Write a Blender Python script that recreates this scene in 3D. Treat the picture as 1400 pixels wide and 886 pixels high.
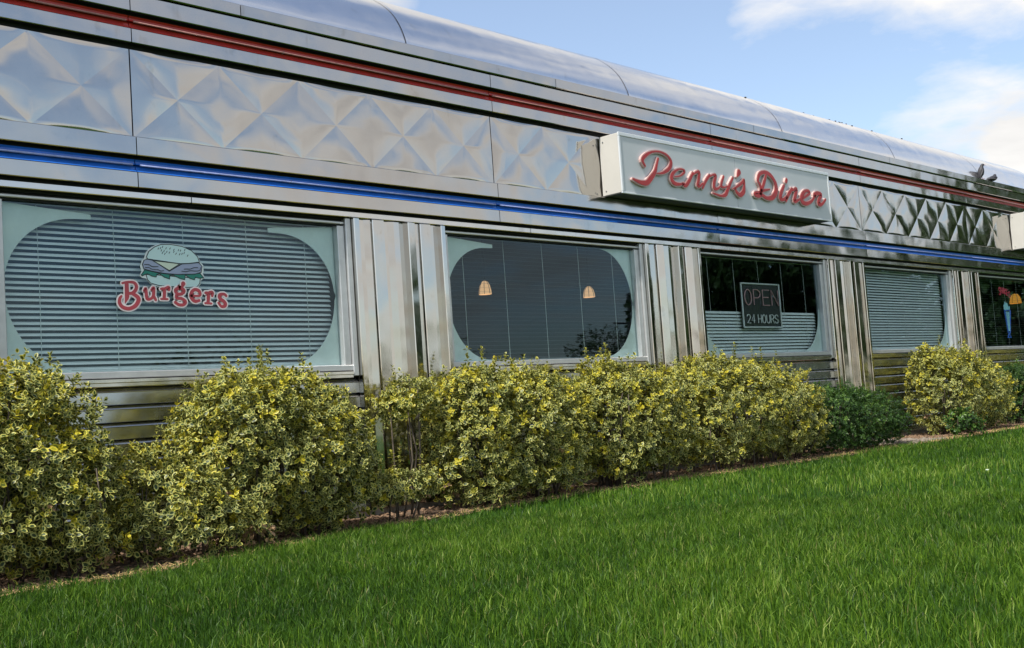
import bpy, bmesh, math, random
import numpy as np
from mathutils import Vector, Matrix

scene = bpy.context.scene
for o in list(bpy.data.objects):
    bpy.data.objects.remove(o)
COL = scene.collection
R = math.radians

# ------------------------------------------------------------------ camera
cam_d = bpy.data.cameras.new('camera')
cam = bpy.data.objects.new('camera', cam_d)
COL.objects.link(cam)
cam_d.sensor_fit = 'HORIZONTAL'
cam_d.sensor_width = 36.0
cam_d.lens = 36.0 * 1550 / 1400
cam_d.clip_start = 0.05
cam_d.clip_end = 2000
CAM = Vector((0.0, -6.194, 0.636))
cr = Vector((0.69888, -0.71181, -0.06994)); cu = Vector((-0.00299, -0.10069, 0.99491)); cf = Vector((0.71523, 0.69512, 0.07250))
cam.matrix_world = Matrix(((cr.x, cu.x, -cf.x, CAM.x), (cr.y, cu.y, -cf.y, CAM.y), (cr.z, cu.z, -cf.z, CAM.z), (0, 0, 0, 1)))
scene.camera = cam

# ------------------------------------------------------------------ light
SUN_EL, SUN_AZ = R(56), R(-170)         # azimuth counted from +X towards +Y: high, along the front from the left
sun_dir = Vector((math.cos(SUN_EL) * math.cos(SUN_AZ), math.cos(SUN_EL) * math.sin(SUN_AZ), math.sin(SUN_EL)))
sd = bpy.data.lights.new('sun', 'SUN')
sd.energy = 3.6
sd.angle = R(3)
sd.color = (1.0, 0.95, 0.87)
sun = bpy.data.objects.new('sun', sd)
COL.objects.link(sun)
sun.rotation_euler = (-sun_dir).to_track_quat('-Z', 'Y').to_euler()

world = bpy.data.worlds.new('World')
scene.world = world
world.use_nodes = True
wt = world.node_tree
wt.nodes.clear()


def N(t, typ, **kw):
    n = t.nodes.new(typ)
    for k, v in kw.items():
        if k == 'inp':
            for i, val in v.items():
                n.inputs[i].default_value = val
        else:
            setattr(n, k, v)
    return n


def math_node(t, op, a, b=None, c=None, clamp=False):
    n = t.nodes.new('ShaderNodeMath')
    n.operation = op
    n.use_clamp = clamp
    for i, v in enumerate((a, b, c)):
        if v is None:
            continue
        if isinstance(v, (int, float)):
            n.inputs[i].default_value = v
        else:
            t.links.new(v, n.inputs[i])
    return n.outputs[0]


def ramp(t, fac, stops, interp='LINEAR'):
    n = t.nodes.new('ShaderNodeValToRGB')
    cr_ = n.color_ramp
    cr_.interpolation = interp
    while len(cr_.elements) < len(stops):
        cr_.elements.new(0.5)
    for e, (p, c) in zip(cr_.elements, stops):
        e.position = p
        e.color = (*c, 1) if len(c) == 3 else c
    t.links.new(fac, n.inputs[0])
    return n.outputs[0]


def mixc(t, fac, a, b, blend='MIX'):
    n = t.nodes.new('ShaderNodeMix')
    n.data_type = 'RGBA'
    n.blend_type = blend
    for s, v in ((n.inputs[0], fac), (n.inputs[6], a), (n.inputs[7], b)):
        if isinstance(v, (int, float)):
            s.default_value = v
        elif isinstance(v, tuple):
            s.default_value = (*v, 1) if len(v) == 3 else v
        else:
            t.links.new(v, s)
    return n.outputs[2]


sky = N(wt, 'ShaderNodeTexSky', sky_type='NISHITA', sun_disc=False, sun_elevation=SUN_EL,
        sun_rotation=math.pi / 2 - SUN_AZ, air_density=1.0, dust_density=1.2, ozone_density=1.2)
tc = N(wt, 'ShaderNodeTexCoord')
sep = N(wt, 'ShaderNodeSeparateXYZ')
wt.links.new(tc.outputs['Generated'], sep.inputs[0])
zz = math_node(wt, 'ADD', math_node(wt, 'MAXIMUM', sep.outputs[2], 0.0), 0.16)
px_ = math_node(wt, 'DIVIDE', sep.outputs[0], zz)
py_ = math_node(wt, 'DIVIDE', sep.outputs[1], zz)
comb = N(wt, 'ShaderNodeCombineXYZ', inp={2: 3.7})
wt.links.new(px_, comb.inputs[0])
wt.links.new(py_, comb.inputs[1])
n1 = N(wt, 'ShaderNodeTexNoise', inp={'Scale': 1.25, 'Detail': 9.0, 'Roughness': 0.56, 'Distortion': 0.25})
wt.links.new(comb.outputs[0], n1.inputs['Vector'])
n2w = N(wt, 'ShaderNodeTexNoise', inp={'Scale': 7.0, 'Detail': 7.0, 'Roughness': 0.6, 'Distortion': 0.3})
wt.links.new(comb.outputs[0], n2w.inputs['Vector'])
cov = math_node(wt, 'ADD', n1.outputs[0], math_node(wt, 'MULTIPLY', math_node(wt, 'SUBTRACT', n2w.outputs[0], 0.5), 0.22))
# the two clouds seen above the roof
for c, a0, a1, w in (((0.868, 0.372, 0.318), 0.978, 1.0, 0.47), ((0.934, 0.322, 0.152), 0.9984, 1.0, 0.30), ((0.893, 0.385, 0.225), 0.986, 0.997, -0.32), ((0.78, 0.60, 0.22), 0.955, 0.995, -0.17)):
    dp = N(wt, 'ShaderNodeVectorMath', operation='DOT_PRODUCT')
    wt.links.new(tc.outputs['Generated'], dp.inputs[0])
    dp.inputs[1].default_value = Vector(c).normalized()
    mr = N(wt, 'ShaderNodeMapRange', interpolation_type='SMOOTHSTEP', inp={1: a0, 2: a1, 3: 0.0, 4: w})
    wt.links.new(dp.outputs['Value'], mr.inputs[0])
    cov = math_node(wt, 'ADD', cov, mr.outputs[0])
cmask = ramp(wt, cov, [(0.40, (.10, .10, .10)), (0.49, (.5, .5, .5)), (0.58, (1, 1, 1))])
cshade = ramp(wt, n1.outputs[0], [(0.48, (1, .99, .975)), (0.64, (.76, .75, .745)), (0.76, (.52, .52, .54))])
cloud = mixc(wt, 1.0, cshade, (5.2, 5.05, 4.85), 'MULTIPLY')
skym = mixc(wt, math_node(wt, 'MULTIPLY', cmask, 0.92), sky.outputs[0], cloud)
bg = N(wt, 'ShaderNodeBackground', inp={1: 0.12})
wt.links.new(skym, bg.inputs[0])
wo = N(wt, 'ShaderNodeOutputWorld')
wt.links.new(bg.outputs[0], wo.inputs[0])

scene.view_settings.view_transform = 'Standard'
scene.view_settings.look = 'None'
scene.view_settings.gamma = 1.0
scene.view_settings.use_curve_mapping = False
scene.view_settings.exposure = 0.8
scene.render.engine = 'CYCLES'
scene.cycles.max_bounces = 6
scene.cycles.diffuse_bounces = 2
scene.cycles.glossy_bounces = 4
scene.cycles.transparent_max_bounces = 12

# ------------------------------------------------------------------ materials
M = {}


def newmat(name):
    m = bpy.data.materials.new(name)
    m.use_nodes = True
    t = m.node_tree
    b = t.nodes['Principled BSDF']
    M[name] = m
    return m, t, b


def simple(name, col, rough=0.5, metal=0.0, noise=0.12, scale=6.0, bump=0.0, spec=0.5, emit=None):
    m, t, b = newmat(name)
    g = N(t, 'ShaderNodeTexCoord')
    n = N(t, 'ShaderNodeTexNoise', inp={'Scale': scale, 'Detail': 5.0, 'Roughness': 0.6})
    t.links.new(g.outputs['Object'], n.inputs['Vector'])
    lo = tuple(c * (1 - noise) for c in col)
    hi = tuple(min(1, c * (1 + noise)) for c in col)
    t.links.new(ramp(t, n.outputs[0], [(0.3, lo), (0.7, hi)]), b.inputs['Base Color'])
    b.inputs['Roughness'].default_value = rough
    b.inputs['Metallic'].default_value = metal
    b.inputs['Specular IOR Level'].default_value = spec
    if bump:
        bp = N(t, 'ShaderNodeBump', inp={'Strength': bump, 'Distance': 0.01})
        t.links.new(n.outputs[0], bp.inputs['Height'])
        t.links.new(bp.outputs[0], b.inputs['Normal'])
    if emit:
        b.inputs['Emission Color'].default_value = (*emit[0], 1)
        b.inputs['Emission Strength'].default_value = emit[1]
    return m


def steel(name, col=(0.47, 0.452, 0.43), r0=0.06, r1=0.2, warp=0.35, stain=0.25, vertical=False):
    """polished stainless sheet: slight oil-canning, faint brushing, water stains"""
    m, t, b = newmat(name)
    g = N(t, 'ShaderNodeTexCoord')
    oi = N(t, 'ShaderNodeObjectInfo')
    off = N(t, 'ShaderNodeVectorMath', operation='SCALE', inp={3: 40.0})
    cx = N(t, 'ShaderNodeCombineXYZ')
    t.links.new(oi.outputs['Random'], cx.inputs[0]); t.links.new(oi.outputs['Random'], cx.inputs[2])
    t.links.new(cx.outputs[0], off.inputs[0])
    add = N(t, 'ShaderNodeVectorMath', operation='ADD')
    t.links.new(g.outputs['Object'], add.inputs[0]); t.links.new(off.outputs[0], add.inputs[1])
    v = add.outputs[0]
    n1 = N(t, 'ShaderNodeTexNoise', inp={'Scale': 1.6, 'Detail': 2.0, 'Roughness': 0.45})
    t.links.new(v, n1.inputs['Vector'])
    mp = N(t, 'ShaderNodeMapping')
    mp.inputs['Scale'].default_value = (60, 60, 1.2) if vertical else (1.5, 30, 60)
    t.links.new(v, mp.inputs['Vector'])
    n2 = N(t, 'ShaderNodeTexNoise', inp={'Scale': 1.0, 'Detail': 4.0, 'Roughness': 0.6})
    t.links.new(mp.outputs[0], n2.inputs['Vector'])
    n3 = N(t, 'ShaderNodeTexNoise', inp={'Scale': 5.0, 'Detail': 7.0, 'Roughness': 0.65, 'Distortion': 0.6})
    t.links.new(v, n3.inputs['Vector'])
    mp4 = N(t, 'ShaderNodeMapping')
    mp4.inputs['Scale'].default_value = (9, 9, 0.7)
    t.links.new(v, mp4.inputs['Vector'])
    n4 = N(t, 'ShaderNodeTexNoise', inp={'Scale': 1.0, 'Detail': 6.0, 'Roughness': 0.6})
    t.links.new(mp4.outputs[0], n4.inputs['Vector'])
    st = math_node(t, 'MULTIPLY', n3.outputs[0], n4.outputs[0])
    dark = tuple(c * (1 - stain) for c in (col[0] * .98, col[1] * .95, col[2] * .88))
    base = ramp(t, st, [(0.06, dark), (0.17, col), (0.5, tuple(min(1, c * 1.04) for c in col))])
    t.links.new(base, b.inputs['Base Color'])
    rg = math_node(t, 'ADD', math_node(t, 'MULTIPLY', n2.outputs[0], 0.2), math_node(t, 'MULTIPLY', n3.outputs[0], 0.8))
    mr = N(t, 'ShaderNodeMapRange', inp={1: 0.35, 2: 0.7, 3: r0, 4: r1})
    t.links.new(rg, mr.inputs[0])
    t.links.new(mr.outputs[0], b.inputs['Roughness'])
    b.inputs['Metallic'].default_value = 1.0
    h = math_node(t, 'ADD', math_node(t, 'MULTIPLY', n1.outputs[0], 1.0), math_node(t, 'MULTIPLY', n2.outputs[0], 0.0004))
    bp = N(t, 'ShaderNodeBump', inp={'Strength': warp, 'Distance': 0.06})
    t.links.new(h, bp.inputs['Height'])
    t.links.new(bp.outputs[0], b.inputs['Normal'])
    return m


steel('steel_fascia')
steel('steel_diamond', col=(0.48, 0.462, 0.435), r0=0.04, r1=0.13, warp=0.25, stain=0.18)
steel('steel_roof', col=(0.80, 0.80, 0.80), r0=0.10, r1=0.24, warp=0.3, stain=0.15)
steel('steel_pilaster', col=(0.53, 0.51, 0.475), r0=0.05, r1=0.15, warp=0.25, stain=0.35, vertical=True)
steel('steel_siding', col=(0.44, 0.45, 0.44), r0=0.16, r1=0.34, warp=0.4, stain=0.45)
steel('steel_trim', col=(0.62, 0.60, 0.57), r0=0.12, r1=0.3, warp=0.2, stain=0.3)
simple('aluminium_frame', (0.55, 0.56, 0.56), 0.38, 0.6, 0.08, 14)
simple('gap_black', (0.008, 0.008, 0.009), 0.8)
simple('paint_red', (0.36, 0.018, 0.012), 0.32, 0.0, 0.18, 9)
simple('paint_blue', (0.014, 0.125, 0.52), 0.30, 0.0, 0.18, 9)
simple('tube_red', (0.42, 0.20, 0.18), 0.3, 0.0, 0.2, 30)
simple('tube_blue', (0.34, 0.40, 0.72), 0.12, 0.0, 0.2, 30)
simple('clip_metal', (0.25, 0.25, 0.26), 0.35, 1.0)
simple('sign_cream', (0.52, 0.505, 0.47), 0.45, 0.0, 0.06, 3)
simple('sign_face', (0.52, 0.555, 0.575), 0.32, 0.0, 0.04, 2.5)
simple('sign_edge', (0.70, 0.73, 0.75), 0.35, 0.2, 0.05, 8)
simple('sign_bottom', (0.05, 0.05, 0.05), 0.6)
simple('letter_red', (0.40, 0.012, 0.008), 0.35, 0.0, 0.15, 12)
simple('letter_rim', (0.55, 0.37, 0.345), 0.4, 0.0, 0.1, 12)
simple('concrete', (0.27, 0.25, 0.22), 0.9, 0.0, 0.3, 18, 0.5)
simple('soil', (0.085, 0.055, 0.035), 0.95, 0.0, 0.4, 9, 0.8)
simple('chip', (0.20, 0.125, 0.075), 0.9, 0.0, 0.45, 22)
simple('straw', (0.42, 0.29, 0.12), 0.9, 0.0, 0.3, 30)
simple('pebble', (0.20, 0.165, 0.13), 0.8, 0.0, 0.35, 16)
simple('blind_slat', (0.80, 0.81, 0.80), 0.42, 0.0, 0.04, 8)
simple('blind_slat_shaded', (0.17, 0.18, 0.19), 0.45, 0.0, 0.04, 8)  # white slats of the open blind, their shade painted into the colour
simple('blind_slat_brown', (0.10, 0.09, 0.08), 0.5, 0.0, 0.04, 8)
simple('cord', (0.72, 0.72, 0.69), 0.7)
simple('bracket', (0.74, 0.76, 0.73), 0.6, 0.0, 0.06, 10)
simple('decal_white', (0.86, 0.76, 0.77), 0.5, 0.0, 0.03)
simple('decal_backing', (0.74, 0.82, 0.82), 0.5, 0.0, 0.03)
simple('decal_red', (0.44, 0.055, 0.075), 0.5, 0.0, 0.10, 9)
simple('decal_bun', (0.55, 0.76, 0.77), 0.5, 0.0, 0.03)
simple('decal_patty', (0.33, 0.39, 0.55), 0.5, 0.0, 0.04)
simple('decal_cheese', (0.62, 0.72, 0.60), 0.5, 0.0, 0.03)
simple('decal_lettuce', (0.015, 0.22, 0.17), 0.5, 0.0, 0.05)
simple('decal_line', (0.012, 0.02, 0.03), 0.5)
simple('neon_board', (0.008, 0.006, 0.007), 0.5)
simple('neon_pink', (0.55, 0.30, 0.32), 0.2, 0.0, 0.1, 20)
simple('neon_white', (0.70, 0.68, 0.68), 0.2, 0.0, 0.1, 20)
simple('neon_red', (0.55, 0.06, 0.10), 0.2, 0.0, 0.1, 20, emit=((1, .12, .2), 0.08))
simple('neon_blue', (0.05, 0.12, 0.5), 0.2, 0.0, 0.1, 20, emit=((.1, .3, 1), 0.08))
simple('neon_cyan', (0.3, 0.6, 0.7), 0.2, 0.0, 0.1, 20, emit=((.4, .8, 1), 0.06))
simple('lamp_glow', (0.8, 0.6, 0.4), 0.5, 0.0, 0.1, 10, emit=((1.0, 0.55, 0.27), 0.42))
simple('lamp_glow_amber', (0.8, 0.4, 0.1), 0.5, 0.0, 0.1, 10, emit=((1.0, 0.42, 0.06), 0.35))
simple('lamp_metal', (0.03, 0.025, 0.02), 0.5)
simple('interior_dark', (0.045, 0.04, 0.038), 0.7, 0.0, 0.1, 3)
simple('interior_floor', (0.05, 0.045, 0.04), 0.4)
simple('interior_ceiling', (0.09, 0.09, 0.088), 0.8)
simple('bark', (0.09, 0.07, 0.05), 0.9, 0.0, 0.35, 24, 0.6)
simple('twig', (0.10, 0.08, 0.06), 0.9, 0.0, 0.3, 40)
simple('wall_back', (0.30, 0.30, 0.30), 0.6)
simple('bird_dark', (0.022, 0.022, 0.028), 0.6, 0.0, 0.3, 60)
simple('bird_grey', (0.06, 0.058, 0.065), 0.7, 0.0, 0.25, 60)
simple('bird_leg', (0.30, 0.10, 0.08), 0.6)
simple('tower_grey', (0.10, 0.10, 0.105), 0.6, 0.4)
simple('paper_white', (0.38, 0.45, 0.36), 0.7)
simple('bird_lime', (0.62, 0.62, 0.58), 0.9)


def glass_mat():
    m, t, b = newmat('glass')
    t.nodes.remove(b)
    out = t.nodes['Material Output']
    tr = N(t, 'ShaderNodeBsdfTransparent', inp={0: (0.89, 0.948, 0.941, 1)})
    gl = N(t, 'ShaderNodeBsdfGlossy', inp={0: (0.66, 0.84, 1.0, 1), 1: 0.012})
    geo = N(t, 'ShaderNodeNewGeometry')
    dt = N(t, 'ShaderNodeVectorMath', operation='DOT_PRODUCT')
    t.links.new(geo.outputs['Normal'], dt.inputs[0]); t.links.new(geo.outputs['Incoming'], dt.inputs[1])
    c_ = math_node(t, 'SUBTRACT', 1.0, math_node(t, 'ABSOLUTE', dt.outputs['Value']))
    f2 = math_node(t, 'ADD', math_node(t, 'MULTIPLY', math_node(t, 'POWER', c_, 5.0), 0.95), 0.032, clamp=True)   # Schlick, same from both sides
    g = N(t, 'ShaderNodeTexCoord')
    n = N(t, 'ShaderNodeTexNoise', inp={'Scale': 0.9, 'Detail': 1.0})
    t.links.new(g.outputs['Object'], n.inputs['Vector'])
    bp = N(t, 'ShaderNodeBump', inp={'Strength': 0.06, 'Distance': 0.05})
    t.links.new(n.outputs[0], bp.inputs['Height'])
    t.links.new(bp.outputs[0], gl.inputs['Normal'])
    mx = N(t, 'ShaderNodeMixShader')
    t.links.new(f2, mx.inputs[0]); t.links.new(tr.outputs[0], mx.inputs[1]); t.links.new(gl.outputs[0], mx.inputs[2])
    t.links.new(mx.outputs[0], out.inputs[0])


glass_mat()


def plant_mat(name, build, trans=0.18, rough=0.45, spec=0.35):
    """leaf shader: a colour attribute 'leaf' holds (rim, tint, dead)"""
    m, t, b = newmat(name)
    a = N(t, 'ShaderNodeAttribute', attribute_name='leaf')
    s = N(t, 'ShaderNodeSeparateColor')
    t.links.new(a.outputs['Color'], s.inputs[0])
    col = build(t, s.outputs[0], s.outputs[1], s.outputs[2])
    t.links.new(col, b.inputs['Base Color'])
    b.inputs['Roughness'].default_value = rough
    b.inputs['Specular IOR Level'].default_value = spec
    tl = N(t, 'ShaderNodeBsdfTranslucent')
    t.links.new(col, tl.inputs[0])
    mx = N(t, 'ShaderNodeMixShader', inp={0: trans})
    t.links.new(b.outputs[0], mx.inputs[1]); t.links.new(tl.outputs[0], mx.inputs[2])
    t.links.new(mx.outputs[0], t.nodes['Material Output'].inputs[0])
    return m


def variegated(t, rim, tint, dead):
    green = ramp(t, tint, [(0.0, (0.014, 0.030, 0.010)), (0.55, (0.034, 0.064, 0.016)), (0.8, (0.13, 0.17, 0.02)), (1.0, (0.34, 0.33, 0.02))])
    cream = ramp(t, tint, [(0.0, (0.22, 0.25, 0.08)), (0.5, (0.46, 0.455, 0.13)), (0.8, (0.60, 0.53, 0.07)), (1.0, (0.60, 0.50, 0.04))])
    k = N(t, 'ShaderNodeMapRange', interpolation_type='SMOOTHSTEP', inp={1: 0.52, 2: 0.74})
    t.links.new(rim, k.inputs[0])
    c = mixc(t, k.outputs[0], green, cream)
    return mixc(t, dead, c, (0.34, 0.22, 0.12))


def boxwood(t, rim, tint, dead):
    c = ramp(t, tint, [(0.0, (0.014, 0.036, 0.008)), (0.6, (0.040, 0.095, 0.016)), (1.0, (0.11, 0.20, 0.03))])
    return mixc(t, dead, c, (0.2, 0.13, 0.06))


def grass_col(t, rim, tint, dead):
    c = ramp(t, tint, [(0.0, (0.016, 0.048, 0.005)), (0.45, (0.054, 0.130, 0.009)), (0.8, (0.130, 0.235, 0.016)), (1.0, (0.26, 0.35, 0.07))])
    return mixc(t, dead, c, (0.26, 0.25, 0.09))


def tree_col(t, rim, tint, dead):
    return ramp(t, tint, [(0.0, (0.018, 0.040, 0.010)), (1.0, (0.060, 0.115, 0.025))])


plant_mat('leaf_variegated', variegated)
plant_mat('leaf_boxwood', boxwood, 0.22)
plant_mat('grass_blade', grass_col, 0.35, 0.5, 0.25)
plant_mat('leaf_tree', tree_col, 0.25, 0.5)

m, t, b = newmat('lawn_soil')
g = N(t, 'ShaderNodeTexCoord')
na = N(t, 'ShaderNodeTexNoise', inp={'Scale': 0.5, 'Detail': 6.0, 'Roughness': 0.6})
nb = N(t, 'ShaderNodeTexNoise', inp={'Scale': 60.0, 'Detail': 4.0, 'Roughness': 0.7})
t.links.new(g.outputs['Object'], na.inputs['Vector']); t.links.new(g.outputs['Object'], nb.inputs['Vector'])
ca = ramp(t, nb.outputs[0], [(0.3, (0.012, 0.036, 0.006)), (0.7, (0.040, 0.105, 0.014))])
cb = ramp(t, na.outputs[0], [(0.3, (0.75, 0.8, 0.7)), (0.7, (1.2, 1.15, 1.0))])
t.links.new(mixc(t, 1.0, ca, cb, 'MULTIPLY'), b.inputs['Base Color'])
b.inputs['Roughness'].default_value = 0.95
b.inputs['Specular IOR Level'].default_value = 0.1
bp = N(t, 'ShaderNodeBump', inp={'Strength': 0.6, 'Distance': 0.03})
t.links.new(nb.outputs[0], bp.inputs['Height']); t.links.new(bp.outputs[0], b.inputs['Normal'])

# ------------------------------------------------------------------ mesh helpers
class MB:
    def __init__(self):
        self.v = []; self.f = []

    def add(self, vs, fs):
        o = len(self.v)
        self.v += [tuple(p) for p in vs]
        self.f += [tuple(i + o for i in f) for f in fs]
        return self

    def box(self, x0, x1, y0, y1, z0, z1, bev=0.0):
        if bev <= 0:
            return self.add([(x0, y0, z0), (x1, y0, z0), (x1, y1, z0), (x0, y1, z0), (x0, y0, z1), (x1, y0, z1), (x1, y1, z1), (x0, y1, z1)],
                            [(0, 3, 2, 1), (4, 5, 6, 7), (0, 1, 5, 4), (1, 2, 6, 5), (2, 3, 7, 6), (3, 0, 4, 7)])
        bm = bmesh.new()
        bmesh.ops.create_cube(bm, size=1)
        for v in bm.verts:
            v.co = Vector(((x0 + x1) / 2 + v.co.x * (x1 - x0), (y0 + y1) / 2 + v.co.y * (y1 - y0), (z0 + z1) / 2 + v.co.z * (z1 - z0)))
        bmesh.ops.bevel(bm, geom=bm.edges[:], offset=bev, segments=1, affect='EDGES')
        bm.verts.index_update()
        self.add([v.co[:] for v in bm.verts], [[v.index for v in f.verts] for f in bm.faces])
        bm.free()
        return self

    def tube(self, pts, rad, n=6, cap=True):
        pts = [Vector(p) for p in pts]
        rs = rad if isinstance(rad, (list, tuple)) else [rad] * len(pts)
        rings = []
        ref = Vector((0.13, 0.31, 0.94))
        for i, p in enumerate(pts):
            d = (pts[min(i + 1, len(pts) - 1)] - pts[max(i - 1, 0)])
            if d.length < 1e-9:
                d = Vector((0, 0, 1))
            d.normalize()
            a = d.cross(ref)
            if a.length < 1e-3:
                a = d.cross(Vector((1, 0, 0)))
            a.normalize(); b_ = d.cross(a)
            rings.append([p + (a * math.cos(2 * math.pi * k / n) + b_ * math.sin(2 * math.pi * k / n)) * rs[i] for k in range(n)])
        vs = [q for r in rings for q in r]
        fs = [(i * n + k, i * n + (k + 1) % n, (i + 1) * n + (k + 1) % n, (i + 1) * n + k) for i in range(len(pts) - 1) for k in range(n)]
        if cap:
            fs += [tuple(range(n - 1, -1, -1)), tuple(range((len(pts) - 1) * n, len(pts) * n))]
        return self.add(vs, fs)

    def prism(self, poly, y0, y1):
        """polygon in (x, z), thickness from y0 (front, towards the lawn) to y1"""
        n = len(poly)
        self.add([(x, y0, z) for x, z in poly] + [(x, y1, z) for x, z in poly],
                 [tuple(range(n)), tuple(range(2 * n - 1, n - 1, -1))] + [(i, (i + 1) % n, n + (i + 1) % n, n + i) for i in range(n)])
        return self

    def mesh(self, name, mat, smooth=False, origin=(0, 0, 0)):
        me = bpy.data.meshes.new(name)
        o = origin
        me.from_pydata([(v[0] - o[0], v[1] - o[1], v[2] - o[2]) for v in self.v], [], self.f)
        bm = bmesh.new(); bm.from_mesh(me)
        bmesh.ops.recalc_face_normals(bm, faces=bm.faces[:])
        bm.to_mesh(me); bm.free()
        if smooth:
            me.polygons.foreach_set('use_smooth', [True] * len(me.polygons))
        me.materials.append(M[mat])
        return me


def world_loc(o):
    v = Vector((0, 0, 0))
    while o:
        v += o.location
        o = o.parent
    return v


def link(name, me, parent=None, loc=(0, 0, 0)):
    o = bpy.data.objects.new(name, me)
    COL.objects.link(o)
    o.parent = parent
    o.location = loc
    return o


def part(name, mb, mat, parent=None, smooth=False):
    """mesh given in world coordinates; stored relative to its parent"""
    return link(name, mb.mesh(name, mat, smooth, world_loc(parent)), parent)


def tag(o, label, cat, group=None):
    o['label'] = label; o['category'] = cat
    if group:
        o['group'] = group
    return o


def thing(name, loc, label, cat, group=None):
    return tag(link(name, None, None, loc), label, cat, group)


def structure(o):
    o['kind'] = 'structure'
    return o


def stuff(o):
    o['kind'] = 'stuff'
    return o


def np_mesh(name, verts, faces, mat, attr=None, smooth=False):
    """fast mesh from numpy arrays (faces: n x k)"""
    me = bpy.data.meshes.new(name)
    nv, nf, k = len(verts), len(faces), faces.shape[1]
    me.vertices.add(nv)
    me.vertices.foreach_set('co', np.ascontiguousarray(verts, dtype=np.float32).ravel())
    me.loops.add(nf * k)
    me.loops.foreach_set('vertex_index', np.ascontiguousarray(faces, dtype=np.int32).ravel())
    me.polygons.add(nf)
    me.polygons.foreach_set('loop_start', np.arange(0, nf * k, k, dtype=np.int32))
    me.update(calc_edges=True)
    if smooth:
        me.polygons.foreach_set('use_smooth', np.ones(nf, dtype=bool))
    if attr is not None:
        a = me.color_attributes.new('leaf', 'FLOAT_COLOR', 'POINT')
        a.data.foreach_set('color', np.ascontiguousarray(attr, dtype=np.float32).ravel())
    me.materials.append(M[mat])
    return me


# ------------------------------------------------------------------ plan of the diner front: straight, then a round corner
SX, RC = 18.0, 3.0
S_END = SX + RC * math.pi / 2 + 3.0


def front(s, out, z):
    if s <= SX:
        return (s, -out, z)
    a = (s - SX) / RC
    if a <= math.pi / 2:
        return (SX + (RC + out) * math.sin(a), RC - (RC + out) * math.cos(a), z)
    return (SX + RC + out, RC + (s - SX - RC * math.pi / 2), z)


def stations(s0, s1, step=0.25):
    if s1 <= SX:
        return [s0, s1]
    st = [s0] if s0 < SX else []
    a = max(s0, SX)
    n = max(2, int((s1 - a) / step))
    return st + [a + (s1 - a) * i / n for i in range(n + 1)]


def sweep(mb, prof, s0, s1, closed=True):
    st = stations(s0, s1)
    n = len(prof)
    vs = [front(s, o, z) for s in st for (o, z) in prof]
    m_ = n if closed else n - 1
    fs = [(i * n + k, i * n + (k + 1) % n, (i + 1) * n + (k + 1) % n, (i + 1) * n + k) for i in range(len(st) - 1) for k in range(m_)]
    if closed:
        fs += [tuple(range(n - 1, -1, -1)), tuple(range((len(st) - 1) * n, len(st) * n))]
    return mb.add(vs, fs)


def bar(o0, o1, z0, z1, c=0.004):
    """chamfered strip section, o1 is the outer face"""
    return [(o0, z0), (o1 - c, z0), (o1, z0 + c), (o1, z1 - c), (o1 - c, z1), (o0, z1)]

rng = random.Random(7)
GZ = -0.055

# ------------------------------------------------------------------ setting: ground and planting bed
mb = MB()
mb.add([(700 * math.cos(2 * math.pi * i / 48), 700 * math.sin(2 * math.pi * i / 48), GZ) for i in range(48)], [tuple(range(48))])
structure(part('ground', mb, 'lawn_soil'))

EDGE = [(-6, -0.95), (1.0, -0.95), (2.0, -0.92), (2.5, -1.02), (3.2, -0.9), (3.85, -0.78), (4.65, -0.66), (5.7, -0.60), (7.1, -0.66), (8.0, -0.72), (9.4, -0.80), (10.8, -.88), (11.7, -.94), (12.4, -.92), (13.4, -.94), (16, -1.0), (19, -1.0)]


def edge_y(x):
    return np.interp(x, [p[0] for p in EDGE], [p[1] for p in EDGE])


mb = MB()
xs = [-6 + 0.2 * i for i in range(126)]
vs = []
for x in xs:
    e = float(edge_y(x)) - 0.03 + 0.02 * math.sin(x * 7.3) + 0.015 * math.sin(x * 17.1)
    vs += [(x, 0.05, GZ + 0.012), (x, e * 0.6, GZ + 0.010 + 0.01 * math.sin(x * 5.1)), (x, e, GZ + 0.004)]
mb.add(vs, [(3 * i + k, 3 * i + 3 + k, 3 * i + 4 + k, 3 * i + 1 + k) for i in range(len(xs) - 1) for k in range(2)])
structure(part('planting_bed', mb, 'soil', None, True))

# ------------------------------------------------------------------ the diner
diner = thing('diner_building', (8, 0, GZ), 'long stainless steel diner with barrel roof and red and blue neon stripes', 'building')
SEAMS = [-5.0, -2.8, 0.22, 3.24, 6.26, 9.28, 12.30, 15.32, 18.34, 21.36, S_END]
GAP = 0.003

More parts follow.
